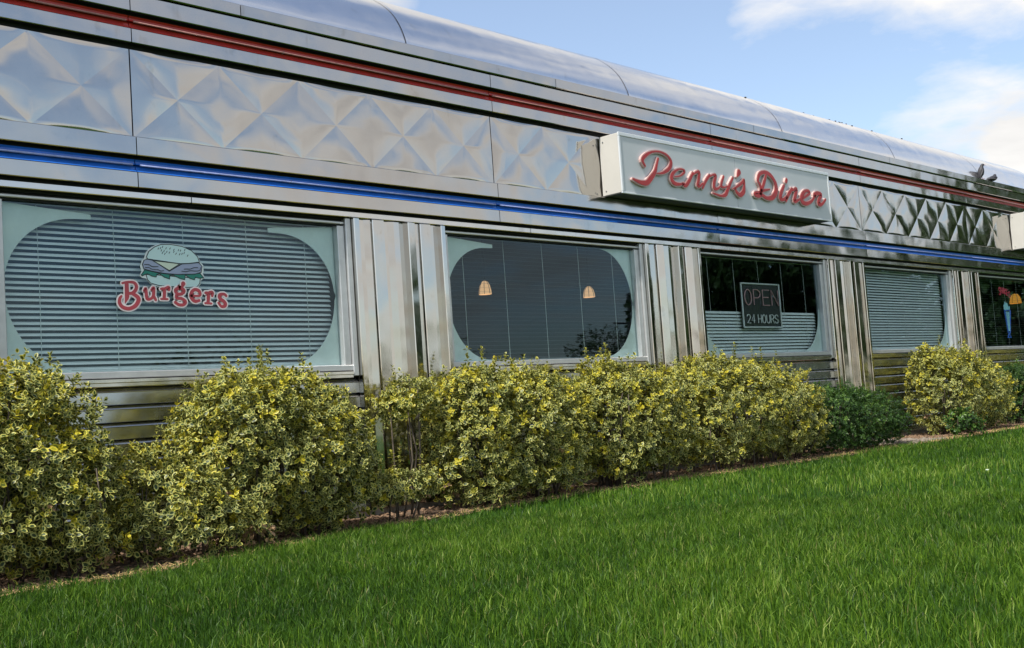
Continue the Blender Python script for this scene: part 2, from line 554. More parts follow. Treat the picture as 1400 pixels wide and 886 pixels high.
# shell behind the cladding
sh = MB()
sweep(sh, [(-0.06, 2.0), (0.004, 2.0), (0.004, 3.30), (-0.06, 3.30)], -5, S_END)
part('wall_core', sh, 'gap_black', diner)
for a, b_ in zip(SEAMS[:-1], SEAMS[1:]):
    a_, bb = a + GAP, b_ - GAP
    part('head_trim', sweep(MB(), bar(0.01, 0.05, 2.012, 2.052), a_ + 0.35, bb + (0.35 if b_ < S_END else 0)), 'steel_trim', diner)
    part('fascia_strip', sweep(MB(), bar(0.005, 0.06, 2.076, 2.170), a_, bb), 'steel_fascia', diner)
    part('fascia_strip', sweep(MB(), bar(0.005, 0.06, 2.270, 2.383), a_, bb), 'steel_fascia', diner)
    part('fascia_strip', sweep(MB(), bar(0.005, 0.06, 2.952, 3.040), a_, bb), 'steel_fascia', diner)
    part('fascia_strip', sweep(MB(), bar(0.005, 0.06, 3.146, 3.253), a_, bb), 'steel_fascia', diner)
    o = 0.75 if b_ < S_END else 0
    part('gutter_strip', sweep(MB(), bar(-0.06, 0.085, 3.257, 3.335), a_ + 0.75, bb + o), 'steel_fascia', diner)
    for z0, z1, mt, tb in ((3.042, 3.144, 'paint_red', 'tube_red'), (2.172, 2.268, 'paint_blue', 'tube_blue')):
        zm = (z0 + z1) / 2
        zt = z1 - 0.020                                     # dark slot left open above the painted coves
        ch = part('neon_channel', sweep(MB(), [(0.006, z0), (0.054, z0), (0.050, z0 + .006), (0.036, z0 + 0.014), (0.030, zm - .020), (0.034, zm - .014), (0.012, zm - .012), (0.012, zm - .004), (0.036, zm - .002), (0.030, zm + .006), (0.028, zt - 0.012), (0.034, zt), (0.006, zt)], a_, bb), mt, diner)
        zm -= 0.008
        st = stations(a_ + .02, bb - .02)
        part('neon_tube', MB().tube([front(s, 0.046, zm + 0.002) for s in st], 0.0065, 7), tb, ch, True)
        cl = MB()
        for q in range(1):
            s = a_ + 0.36 * (bb - a_)
            p = front(s, 0.0, zm)
            if s < SX:
                cl.tube([(p[0] + .008 * math.cos(w), -0.040 - .012 * math.sin(w), zm + .002 + .012 * math.cos(w)) for w in [k * math.pi / 6 for k in range(7)]], 0.0025, 4)
        if cl.v:
            part('tube_clip', cl, 'clip_metal', ch)

# pressed diamond panels
def diamond_panel(s0, s1, z0, z1, n):
    nc = max(1, round((s1 - s0) / 0.604))
    rr = random.Random(int(s0 * 100) + 999)
    amp = [[rr.uniform(0.8, 1.25) for _ in range(3)] for _ in range(nc + 2)]
    nu, nv = nc * n, n
    ph = [rr.uniform(0, 6.28) for _ in range(6)]
    verts = np.zeros(((nu + 1) * (nv + 1), 3))
    k = 0
    for i in range(nu + 1):
        s = s0 + (s1 - s0) * i / nu
        c = min(i // n, nc - 1)
        u = 2 * (i - c * n) / n - 1
        for j in range(nv + 1):
            v = 2 * j / nv - 1
            d = abs(abs(u) - abs(v))
            if abs(u) > abs(v):
                a = amp[c + (1 if u > 0 else 0)][0]
            else:
                a = amp[c][1 if v > 0 else 2]
            pil = 1 - (1 - min(d / 0.85, 1.0)) ** 2
            lip = 0.0
            h = 0.0048 * a * pil
            h += 0.0009 * math.sin(s * 3.1 + ph[0]) * math.sin(v * 1.7 + ph[1]) + 0.0004 * math.sin(s * 8.3 + ph[2] + v * 2.2)
            e = min(min(i, nu - i) / n, 1) * min(1, min(j, nv - j) / (0.04 * nv))
            verts[k] = front(s, 0.022 + h * min(1, e * 4 + .15), z0 + (z1 - z0) * j / nv)
            k += 1
    I, J = np.meshgrid(np.arange(nu), np.arange(nv), indexing='ij')
    I, J = I.ravel(), J.ravel()
    a, b2, c2, d2 = I * (nv + 1) + J, (I + 1) * (nv + 1) + J, (I + 1) * (nv + 1) + J + 1, I * (nv + 1) + J + 1
    u_, v_ = I % n - (n - 1) / 2, J - (n - 1) / 2
    fwd = (u_ * v_ > 0)                                    # split every quad along the crease direction of its quadrant
    t1 = np.where(fwd[:, None], np.stack([a, b2, c2], 1), np.stack([a, b2, d2], 1))
    t2 = np.where(fwd[:, None], np.stack([a, c2, d2], 1), np.stack([b2, c2, d2], 1))
    faces = np.concatenate([t1, t2])
    ii, jj = np.divmod(np.arange((nu + 1) * (nv + 1)), nv + 1)
    crease = (np.abs((ii % n) - n / 2) == np.abs(jj - n / 2)) | ((ii % n == 0) & ((jj == 0) | (jj == nv)))
    return verts, faces, crease


for a, b_ in zip(SEAMS[:-1], SEAMS[1:]):
    if b_ > 22:
        continue
    vv, ff, cr_v = diamond_panel(a + 0.004, b_ - 0.004, 2.384, 2.920, 32 if -0.5 < a < 16 else 16)
    vv = vv - np.array(world_loc(diner)[:])
    me = np_mesh('diamond_panel', vv, ff, 'steel_diamond', None, True)
    ev = np.zeros(len(me.edges) * 2, dtype=np.int32)
    me.edges.foreach_get('vertices', ev)
    ev = ev.reshape(-1, 2)
    nv1 = (32 if -0.5 < a < 16 else 16) + 1
    sharp = cr_v[ev[:, 0]] & cr_v[ev[:, 1]] & (ev[:, 0] // nv1 != ev[:, 1] // nv1) & (ev[:, 0] % nv1 != ev[:, 1] % nv1)
    at = me.attributes.new('sharp_edge', 'BOOLEAN', 'EDGE')
    at.data.foreach_set('value', sharp)
    link('diamond_panel', me, diner)

# barrel roof, one part per bent sheet
PROF = [(0.050, 3.330), (0.040, 3.375), (0.022, 3.425), (0.000, 3.475), (-0.030, 3.530), (-0.070, 3.588), (-0.120, 3.645), (-0.180, 3.700), (-0.255, 3.757), (-0.345, 3.812), (-0.45, 3.862), (-0.60, 3.915), (-0.80, 3.965), (-1.1, 4.01), (-1.6, 4.045), (-2.2, 4.06), (-2.95, 4.065)]
RS = [-5.0] + [0.18 + 2.62 * k for k in range(-1, 8)] + [22.7, S_END]


def fine(prof, k=3):
    out = []
    n = len(prof)
    for i in range(n - 1):
        p0, p1, p2, p3 = prof[max(i - 1, 0)], prof[i], prof[i + 1], prof[min(i + 2, n - 1)]
        for j in range(k):
            t_ = j / k
            out.append(tuple(0.5 * (2 * p1[d] + (p2[d] - p0[d]) * t_ + (2 * p0[d] - 5 * p1[d] + 4 * p2[d] - p3[d]) * t_ ** 2 + (3 * p1[d] - p0[d] - 3 * p2[d] + p3[d]) * t_ ** 3) for d in (0, 1)))
    return out + [prof[-1]]


FP = fine(PROF)
part('roof_deck', sweep(MB(), [(o - 0.012, z - 0.012) for o, z in FP], -5, S_END, False), 'gap_black', diner, True)
for q, (a, b_) in enumerate(zip(RS[:-1], RS[1:])):
    a_, bb = a + 0.003, b_ - 0.003
    st = [a_ + (bb - a_) * i / 10 for i in range(11)]
    rr = random.Random(q)
    ph = rr.uniform(0, 6)
    n = len(FP)
    vs = []
    for i, s in enumerate(st):
        for (o, z) in FP:
            w = 0.004 * math.sin(math.pi * i / 10) * math.sin(z * 9 + ph)      # the sheets are not perfectly flat
            vs.append(front(s, o + w, z))
    fs = [(i * n + k, i * n + k + 1, (i + 1) * n + k + 1, (i + 1) * n + k) for i in range(10) for k in range(n - 1)]
    sheet = part('roof_sheet', MB().add(vs, fs), 'steel_roof', diner, True)
    # standing lap along the left edge of each sheet
    part('roof_seam', sweep(MB(), [(o + 0.006, z + 0.004) for o, z in FP], a - 0.004, a + 0.022, False), 'steel_roof', sheet, True)
part('roof_top', MB().add([(-5, 2.94, 4.066), (21.0, 2.94, 4.066), (21.0, 6.0, 3.9), (-5, 6.0, 3.9)], [(0, 1, 2, 3)]), 'steel_roof', diner)

# plain back and end walls
part('back_wall', MB().box(-5, 21, 5.98, 6.1, GZ, 3.9), 'wall_back', diner)
part('end_wall', MB().box(-5.1, -5.0, 0.0, 5.98, GZ, 3.9), 'steel_siding', diner)
part('foundation', sweep(MB(), [(-0.25, GZ - 0.1), (-0.004, GZ - 0.1), (-0.004, 0.0), (-0.25, 0.0)], -5, S_END), 'concrete', diner)
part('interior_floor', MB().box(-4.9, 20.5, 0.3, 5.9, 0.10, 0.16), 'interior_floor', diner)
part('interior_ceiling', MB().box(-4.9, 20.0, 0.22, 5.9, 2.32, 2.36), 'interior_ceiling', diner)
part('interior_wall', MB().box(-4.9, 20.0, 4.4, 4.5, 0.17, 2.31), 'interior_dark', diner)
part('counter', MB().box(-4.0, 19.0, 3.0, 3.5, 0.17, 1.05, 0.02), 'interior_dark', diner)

corner = part('corner_wall', sweep(MB(), bar(-0.05, 0.02, 0.004, 2.006), 17.9, S_END), 'steel_pilaster', diner)
# pilasters and bays
PER, PL, PR = 3.27, 4.82, 5.68
RIBS = [(0.0, 0.07, .042, 0, .004), (0.195, 0.32, .042, .006, 0), (0.555, 0.65, .056, 0, .010), (0.71, 0.83, .042, .008, 0), (0.94, 1.0, .042, 0, .003)]
proto_p = None
for k in range(-3, 5):
    x0, x1 = PL + PER * k, PR + PER * k
    w = x1 - x0
    if x1 > SX:
        continue
    if proto_p is None:
        m = MB()
        xs_ = [0, w]
        # folded back sheet: shallow angled flutes between the raised ribs
        fold = [(0, .018), (.07, .018), (.135, .018), (.195, .030), (.32, .018), (.38, .019), (.44, .032), (.50, .030), (.555, .016), (.65, .018), (.71, .028), (.83, .017), (.885, .026), (.94, .018), (1, .018)]
        nf_ = len(fold)
        m.add([(u * w, -o_, z) for z in (0.004, 2.008) for u, o_ in fold], [(i, i + 1, nf_ + i + 1, nf_ + i) for i in range(nf_ - 1)])
        m.add([(0, .02, 0.004), (w, .02, 0.004), (w, .02, 2.008), (0, .02, 2.008)], [(0, 1, 2, 3)])
        me = m.mesh('pilaster', 'steel_pilaster')
        ribs = []
        for (a, b_, h, dl, dr) in RIBS:
            rb = MB()
            xa, xb = a * w, b_ * w
            sl = 0.008
            pl_ = [(xa + (sl if a > 0 else 0), -0.019), (xa, -0.016), (xa + sl * .5, -h + dl - .012), (xa + sl, -h + dl - .018), (xb - sl, -h + dr - .018), (xb - sl * .5, -h + dr - .012), (xb, -0.016)]
            pl_ = pl_[1:]
            n = len(pl_)
            zs = [0.006, 2.006]
            rb.add([(x, y, z) for z in zs for x, y in pl_], [(i, i + 1, n + i + 1, n + i) for i in range(n - 1)] + [tuple(range(n - 1, -1, -1)), tuple(range(n, 2 * n))])
            ribs.append(rb.mesh('rib', 'steel_pilaster'))
        proto_p = (me, ribs)
    p = link('pilaster', proto_p[0], diner, Vector((x0, 0, 0)) - world_loc(diner))
    for r_ in proto_p[1]:
        link('rib', r_, p)

windows = {}
for k in range(-3, 5):
    x0, x1 = PR + PER * k + 0.001, PL + PER * (k + 1) - 0.001
    if x0 < -5 or x0 > SX:
        continue
    # stainless lap siding below the sill
    for q in range(9):
        z0 = 0.004 + q * 0.1
        pr = [(-0.02, z0), (0.010, z0), (0.016, z0 + .003), (0.014, z0 + 0.070), (0.016, z0 + 0.074), (0.000, z0 + 0.094), (-0.02, z0 + 0.094)]
        part('siding_plank', sweep(MB(), pr, x0, x1), 'steel_siding', diner)
    part('siding_backing', sweep(MB(), [(-0.06, 0.001), (-0.021, 0.001), (-0.021, 0.9), (-0.06, 0.9)], x0, x1), 'gap_black', diner)
    # window
    fr = MB()
    fr.box(x0, x1, -0.022, 0.06, 0.957, 0.996, 0.004)                       # bottom rail
    fr.box(x0, x0 + 0.055, -0.012, 0.06, 0.998, 1.955, 0.004)               # jambs
    fr.box(x1 - 0.105, x1 - 0.048, -0.012, 0.06, 0.998, 1.955, 0.004)
    fr.box(x1 - 0.046, x1 - 0.002, -0.030, 0.05, 0.92, 2.008, 0.004)
    fr.box(x0, x1 - 0.048, -0.014, 0.06, 1.966, 1.984, 0.004)
    w_ = part('window', fr, 'aluminium_frame', diner)
    part('head_gap', MB().box(x0, x1 - 0.048, 0.012, 0.06, 1.985, 2.01).box(x0 + .056, x1 - 0.107, 0.004, 0.06, 1.9555, 1.9655), 'gap_black', w_)
    part('sill', sweep(MB(), [(-0.02, 0.905), (0.020, 0.905), (0.024, 0.910), (0.024, 0.928), (0.034, 0.932), (0.034, 0.950), (-0.02, 0.955)], x0, x1 - 0.05), 'steel_trim', w_)
    gx0, gx1, gz0, gz1 = x0 + 0.05, x1 - 0.10, 0.99, 1.96
    part('pane', MB().box(gx0, gx1, 0.028, 0.032, gz0, gz1), 'glass', w_)
    gz0, gz1, gx0, gx1 = 0.998, 1.955, x0 + 0.057, x1 - 0.107
    zc_ = (gz0 + gz1) / 2
    ea, eb = 0.42, 0.47

    def arc(cx, sx, sz, a0, a1, n=14, eb=0.47):
        return [(cx + sx * ea * math.cos(R(a0 + (a1 - a0) * i / n)), zc_ + sz * eb * math.sin(R(a0 + (a1 - a0) * i / n))) for i in range(n + 1)]

    spec = {-1: 'tl bl tr br', 0: 'tl bl tr2 br', 1: 'bl br', 2: 'br'}.get(k, '')
    if k == -2:
        spec = 'tl bl tr br'
    for sp in spec.split():
        left = sp[1] == 'l'
        cx, sx, gx = (gx0 + ea + .012, -1, gx0) if left else (gx1 - ea - .012, 1, gx1)
        if sp[0] == 'b':
            poly = [(gx, gz0), (gx, zc_)] + arc(cx, sx, -1, 4, 90)[:] + [(cx, gz0)]
        elif sp == 'tr2':
            poly = [(gx, gz1), (gx, zc_)] + arc(cx, sx, 1, 4, 88)
        else:
            tx = gx - sx * 0.52
            poly = [(gx, gz1 - .004), (gx, zc_)] + arc(cx, sx, 1, 4, 88, 14, .405) + [(tx, zc_ + .408), (tx, zc_ + .436)]
        part('corner_panel', MB().prism(poly, 0.044, 0.048), 'bracket', w_)
    windows[k] = (x0, x1)

# ------------------------------------------------------------------ blinds
BL = {-2: (40, None), -1: (44, None), 0: (7, None), 1: (52, 1.44), 2: (50, None), 3: (10, None)}
BLAB = {-2: 'white venetian blind in the window left of the burger window',
        -1: 'half closed white venetian blind behind the burger decal',
        0: 'open venetian blind in the oval window with two glowing lamps behind',
        1: 'white venetian blind behind the OPEN 24 HOURS sign, covering only the lower half',
        2: 'closed teal looking blind in the window between the dark green bush and the pale bush',
        3: 'dark blind behind the shakes sign at the right edge'}
for k, (tilt, split) in BL.items():
    x0, x1 = windows[k][0] + 0.075, windows[k][1] - 0.125
    th = thing('venetian_blind', ((x0 + x1) / 2, 0.095, 1.0), BLAB[k], 'blind', 'venetian blinds in the diner windows')
    L = x1 - x0
    brown = k == 3
    mats = 'blind_slat_brown' if brown else 'blind_slat_shaded' if k == 0 else 'blind_slat'
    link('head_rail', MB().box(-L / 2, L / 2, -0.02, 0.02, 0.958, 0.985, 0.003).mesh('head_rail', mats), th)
    ms = {}

    def slat(ti):
        if ti not in ms:
            m_ = MB(); W = {0: 0.025, -1: 0.0275}.get(k, 0.032)
            pts = []
            for i in range(5):
                u = i / 4 - 0.5
                y, z = u * W, (0.0012 if k == 0 else 0.003) * (1 - (2 * u) ** 2)
                c_, s_ = math.cos(R(ti)), math.sin(R(ti))
                pts.append((y * c_ - z * s_, y * s_ + z * c_))
            m_.add([(sx, y, z) for sx in (-L / 2, L / 2) for y, z in pts], [(i, i + 1, 6 + i, 5 + i) for i in range(4)])
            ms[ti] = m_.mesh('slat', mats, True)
        return ms[ti]
    nsl = 29
    for i in range(nsl):
        z = 0.025 + i * 0.0325
        ti = tilt
        if split and 1.0 + z > split:
            continue
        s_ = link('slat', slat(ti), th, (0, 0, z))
        s_.rotation_euler = (R(rng.uniform(-1.2, 1.2)), R(rng.uniform(-.09, .09)), 0)
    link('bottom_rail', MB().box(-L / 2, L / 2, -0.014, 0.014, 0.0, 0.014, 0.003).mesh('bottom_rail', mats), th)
    for j in range(5):
        x = -L / 2 + 0.2 + j * (L - 0.4) / 4
        link('cord', MB().tube([(x, -0.018, 0.012), (x + .003, -0.018, 0.5), (x, -0.018, 0.958)], 0.0018, 4).mesh('cord', 'cord'), th)

# ------------------------------------------------------------------ strokes and lettering
def smooth_stroke(st, sub=5):
    if len(st) < 3:
        return [tuple(p) for p in st]
    out = []
    n = len(st)
    for i in range(n - 1):
        p0, p1, p2, p3 = st[max(i - 1, 0)], st[i], st[i + 1], st[min(i + 2, n - 1)]
        for j in range(sub):
            t_ = j / sub
            out.append(tuple(0.5 * (2 * p1[d] + (p2[d] - p0[d]) * t_ + (2 * p0[d] - 5 * p1[d] + 4 * p2[d] - p3[d]) * t_ ** 2 + (3 * p1[d] - p0[d] - 3 * p2[d] + p3[d]) * t_ ** 3) for d in range(len(p1))))
    return out + [tuple(st[-1])]


def ribbon(mb, st, y0, y1, grow=0.0, minw=0.0):
    """brush stroke of varying width in the x-z plane, from y0 (front) back to y1, with round ends"""
    ps = smooth_stroke(st)
    n = len(ps)
    L_, R_ = [], []
    for i, p in enumerate(ps):
        a, b2 = ps[max(i - 1, 0)], ps[min(i + 1, n - 1)]
        dx, dz = b2[0] - a[0], b2[1] - a[1]
        l = math.hypot(dx, dz) or 1e-6
        hw = max(minw, p[2] / 2 + grow)
        L_.append((p[0] - dz / l * hw, p[1] + dx / l * hw)); R_.append((p[0] + dz / l * hw, p[1] - dx / l * hw))

    def capv(i, sgn):
        p = ps[i]
        a, b2 = ps[max(i - 1, 0)], ps[min(i + 1, n - 1)]
        ang = math.atan2(b2[1] - a[1], b2[0] - a[0])
        hw = max(minw, p[2] / 2 + grow)
        base = ang + (math.pi / 2 if sgn < 0 else -math.pi / 2)
        return [(p[0] + hw * math.cos(base + math.pi * j / 6), p[1] + hw * math.sin(base + math.pi * j / 6)) for j in range(1, 6)]
    # front strip
    vs = [(x, y0, z) for x, z in L_] + [(x, y0, z) for x, z in R_]
    vs += [(x, y1, z) for x, z in L_] + [(x, y1, z) for x, z in R_]
    fs = [(i, i + 1, n + i + 1, n + i) for i in range(n - 1)]
    fs += [(i, 2 * n + i, 2 * n + i + 1, i + 1) for i in range(n - 1)] + [(n + i, n + i + 1, 3 * n + i + 1, 3 * n + i) for i in range(n - 1)]
    mb.add(vs, fs)
    for i, sgn, e0, e1 in ((0, -1, L_[0], R_[0]), (n - 1, 1, R_[-1], L_[-1])):
        c_ = [e0] + capv(i, sgn) + [e1]
        m_ = len(c_)
        mb.add([(x, y0, z) for x, z in c_] + [(x, y1, z) for x, z in c_], [tuple(range(m_))] + [(j, j + 1, m_ + j + 1, m_ + j) for j in range(m_ - 1)])
    return mb

SIGN_LETTERS = [[[(7.895, 2.648, 0.0407), (7.864, 2.696, 0.0541), (7.92, 2.746, 0.0511), (8.008, 2.784, 0.0414), (8.11, 2.799, 0.0384), (8.211, 2.786, 0.0423), (8.271, 2.751, 0.0497), (8.283, 2.71, 0.0568), (8.246, 2.659, 0.0565), (8.154, 2.613, 0.0454), (8.058, 2.595, 0.0311)], [(8.093, 2.734, 0.0417), (8.065, 2.676, 0.045), (8.03, 2.606, 0.0585), (7.96, 2.542, 0.0682), (7.896, 2.497, 0.0677), (7.806, 2.494, 0.0569), (7.712, 2.513, 0.0397)]], [[(8.324, 2.593, 0.032), (8.414, 2.612, 0.036), (8.482, 2.656, 0.0436), (8.449, 2.674, 0.0362), (8.377, 2.664, 0.0395), (8.301, 2.622, 0.0533), (8.273, 2.572, 0.0637), (8.307, 2.533, 0.0604), (8.385, 2.53, 0.0466), (8.458, 2.544, 0.0433)]], [[(8.433, 2.538, 0.036), (8.48, 2.526, 0.0543), (8.546, 2.58, 0.0548), (8.611, 2.656, 0.0442)], [(8.613, 2.641, 0.0331), (8.657, 2.664, 0.0407), (8.709, 2.672, 0.0559), (8.695, 2.605, 0.0557), (8.672, 2.544, 0.0555), (8.714, 2.547, 0.0446), (8.755, 2.573, 0.0374)]], [[(8.749, 2.532, 0.0448), (8.815, 2.606, 0.0489), (8.879, 2.661, 0.0455)], [(8.887, 2.651, 0.0342), (8.928, 2.669, 0.0381), (8.98, 2.668, 0.0499), (8.946, 2.602, 0.0573), (8.942, 2.541, 0.0572), (9.006, 2.549, 0.0422), (9.038, 2.571, 0.0347)]], [[(9.115, 2.673, 0.0389), (9.073, 2.613, 0.0465), (9.062, 2.574, 0.0502), (9.105, 2.566, 0.0388), (9.166, 2.583, 0.0352)], [(9.273, 2.677, 0.0396), (9.208, 2.604, 0.0511), (9.16, 2.543, 0.0586), (9.113, 2.495, 0.0582), (9.034, 2.48, 0.0423), (8.912, 2.494, 0.038)]], [[(9.388, 2.742, 0.0763), (9.369, 2.718, 0.0601), (9.351, 2.696, 0.036)]], [[(9.246, 2.562, 0.0276), (9.325, 2.592, 0.0438), (9.434, 2.647, 0.0524), (9.467, 2.676, 0.0404), (9.46, 2.615, 0.0525), (9.441, 2.557, 0.0684), (9.374, 2.517, 0.0639), (9.317, 2.54, 0.0556), (9.297, 2.572, 0.0396)]], [[(9.925, 2.621, 0.0339), (9.818, 2.601, 0.0479), (9.762, 2.589, 0.0619), (9.724, 2.54, 0.0616), (9.64, 2.539, 0.0517), (9.65, 2.566, 0.0423), (9.716, 2.569, 0.0474), (9.785, 2.545, 0.0572), (9.855, 2.527, 0.0576), (9.955, 2.539, 0.0728), (10.034, 2.6, 0.0784), (10.046, 2.675, 0.0737), (10.0, 2.739, 0.0636), (9.932, 2.776, 0.0632), (9.848, 2.787, 0.0578), (9.758, 2.759, 0.0573), (9.717, 2.692, 0.0522), (9.752, 2.642, 0.0571), (9.763, 2.596, 0.0619)], [(9.874, 2.76, 0.0483), (9.836, 2.696, 0.0577), (9.784, 2.618, 0.0573)]], [[(10.205, 2.683, 0.0499), (10.142, 2.609, 0.0644), (10.113, 2.546, 0.0691), (10.162, 2.536, 0.0546), (10.237, 2.566, 0.055)], [(10.264, 2.75, 0.0553), (10.251, 2.728, 0.0552)]], [[(10.218, 2.53, 0.0499), (10.281, 2.601, 0.0603), (10.356, 2.662, 0.0558)], [(10.367, 2.649, 0.0406), (10.442, 2.667, 0.0665), (10.411, 2.598, 0.0662), (10.382, 2.54, 0.0659), (10.442, 2.549, 0.051), (10.498, 2.571, 0.0411)]], [[(10.553, 2.579, 0.0413), (10.625, 2.609, 0.0468), (10.707, 2.651, 0.0525), (10.684, 2.674, 0.0472), (10.606, 2.657, 0.0572), (10.536, 2.595, 0.0722), (10.541, 2.546, 0.0722), (10.625, 2.532, 0.0624), (10.74, 2.57, 0.0526), (10.82, 2.633, 0.0478)]], [[(10.814, 2.639, 0.0743), (10.866, 2.662, 0.064), (10.948, 2.654, 0.0645), (10.905, 2.604, 0.0695), (10.882, 2.553, 0.0747), (10.944, 2.55, 0.0537), (11.038, 2.608, 0.0434)]]]
BURGER_LETTERS = [[[(3.152, 1.515, 0.015), (3.186, 1.522, 0.0166), (3.223, 1.52, 0.0198), (3.238, 1.502, 0.0229), (3.234, 1.479, 0.0228), (3.214, 1.459, 0.0227), (3.183, 1.454, 0.0181)], [(3.178, 1.511, 0.0272), (3.177, 1.461, 0.0286), (3.176, 1.432, 0.0286), (3.162, 1.396, 0.006)], [(3.211, 1.455, 0.0212), (3.244, 1.433, 0.0274), (3.246, 1.41, 0.0274), (3.223, 1.38, 0.0258), (3.185, 1.365, 0.0241), (3.148, 1.373, 0.024), (3.129, 1.396, 0.0239), (3.131, 1.422, 0.0209), (3.142, 1.438, 0.015)]], [[(3.284, 1.474, 0.0123), (3.297, 1.488, 0.0185), (3.299, 1.455, 0.0231), (3.304, 1.425, 0.0215), (3.326, 1.426, 0.0185), (3.343, 1.441, 0.0217), (3.347, 1.468, 0.0232), (3.347, 1.492, 0.0217), (3.33, 1.48, 0.0108)], [(3.346, 1.441, 0.0217), (3.358, 1.42, 0.0186)]], [[(3.396, 1.487, 0.0156), (3.416, 1.485, 0.0235), (3.416, 1.455, 0.0235), (3.413, 1.43, 0.0235)], [(3.393, 1.426, 0.014), (3.436, 1.426, 0.0141)], [(3.423, 1.491, 0.0173), (3.446, 1.497, 0.0221), (3.448, 1.482, 0.0189)]], [[(3.521, 1.501, 0.0223), (3.491, 1.482, 0.0238), (3.503, 1.459, 0.0222), (3.533, 1.461, 0.0223), (3.548, 1.481, 0.024), (3.522, 1.5, 0.0223)], [(3.534, 1.499, 0.016), (3.545, 1.523, 0.0304)], [(3.493, 1.451, 0.0174), (3.495, 1.433, 0.019), (3.528, 1.431, 0.0223), (3.554, 1.413, 0.0224), (3.54, 1.394, 0.0223), (3.51, 1.393, 0.0206), (3.486, 1.407, 0.0222)]], [[(3.596, 1.45, 0.0177), (3.654, 1.452, 0.0163), (3.651, 1.479, 0.0244), (3.622, 1.488, 0.0227), (3.598, 1.469, 0.0242), (3.596, 1.438, 0.0258), (3.618, 1.417, 0.0242), (3.649, 1.422, 0.0195)]], [[(3.695, 1.47, 0.0196), (3.712, 1.465, 0.0246), (3.712, 1.434, 0.0246), (3.708, 1.409, 0.0246)], [(3.688, 1.406, 0.0147), (3.732, 1.404, 0.0148)], [(3.721, 1.475, 0.0164), (3.741, 1.472, 0.0247), (3.74, 1.453, 0.0198)]], [[(3.839, 1.455, 0.0201), (3.822, 1.465, 0.02), (3.793, 1.458, 0.0249), (3.795, 1.436, 0.0249), (3.826, 1.414, 0.025), (3.828, 1.393, 0.025), (3.803, 1.386, 0.0199), (3.783, 1.408, 0.0199)]]]
BURGER_SHAPES = {'backing': [(3.266, 1.563), (3.28, 1.593), (3.272, 1.619), (3.283, 1.653), (3.299, 1.67), (3.313, 1.707), (3.347, 1.738), (3.392, 1.759), (3.474, 1.768), (3.557, 1.757), (3.623, 1.729), (3.663, 1.693), (3.672, 1.662), (3.693, 1.643), (3.694, 1.608), (3.687, 1.589), (3.699, 1.566), (3.672, 1.548), (3.667, 1.522), (3.644, 1.501), (3.568, 1.493), (3.46, 1.5), (3.379, 1.501), (3.331, 1.517), (3.305, 1.548), (3.282, 1.551)], 'bun': [(3.314, 1.68), (3.329, 1.711), (3.369, 1.741), (3.412, 1.758), (3.474, 1.761), (3.55, 1.753), (3.612, 1.731), (3.653, 1.694), (3.664, 1.661), (3.593, 1.65), (3.526, 1.646), (3.387, 1.659), (3.317, 1.666)], 'patty': [(3.286, 1.631), (3.297, 1.657), (3.319, 1.665), (3.351, 1.66), (3.459, 1.597), (3.546, 1.645), (3.661, 1.658), (3.682, 1.635), (3.674, 1.598), (3.632, 1.586), (3.506, 1.579), (3.424, 1.583), (3.343, 1.594), (3.294, 1.604)], 'cheese': [(3.354, 1.657), (3.532, 1.645), (3.459, 1.601)], 'lettuce': [(3.275, 1.568), (3.3, 1.6), (3.383, 1.584), (3.464, 1.578), (3.589, 1.582), (3.666, 1.592), (3.692, 1.564), (3.656, 1.561), (3.633, 1.566), (3.626, 1.55), (3.596, 1.557), (3.566, 1.578), (3.559, 1.548), (3.525, 1.556), (3.482, 1.574), (3.46, 1.57), (3.459, 1.549), (3.426, 1.559), (3.393, 1.579), (3.376, 1.574), (3.371, 1.559), (3.342, 1.564), (3.315, 1.576), (3.298, 1.571), (3.282, 1.562)], 'heel': [(3.306, 1.572), (3.39, 1.571), (3.588, 1.562), (3.668, 1.565), (3.662, 1.528), (3.642, 1.507), (3.568, 1.5), (3.46, 1.504), (3.387, 1.508), (3.334, 1.521), (3.315, 1.542)]}
SEEDS = [(3.392, 1.731), (3.406, 1.734), (3.42, 1.742), (3.412, 1.721), (3.429, 1.718), (3.418, 1.706), (3.434, 1.701), (3.447, 1.714), (3.443, 1.735), (3.464, 1.71), (3.469, 1.735), (3.495, 1.729), (3.494, 1.716), (3.508, 1.705), (3.525, 1.728), (3.539, 1.726), (3.532, 1.703), (3.548, 1.706), (3.563, 1.712), (3.568, 1.731), (3.586, 1.697)]
WAVES = [[(3.297, 1.631), (3.325, 1.632), (3.345, 1.622), (3.385, 1.622)], [(3.302, 1.613), (3.324, 1.614), (3.344, 1.605), (3.384, 1.603), (3.4, 1.596), (3.42, 1.599)], [(3.557, 1.613), (3.578, 1.615), (3.599, 1.615), (3.625, 1.625), (3.651, 1.626)], [(3.54, 1.6), (3.569, 1.598), (3.599, 1.605), (3.633, 1.604), (3.663, 1.609), (3.67, 1.627)]]


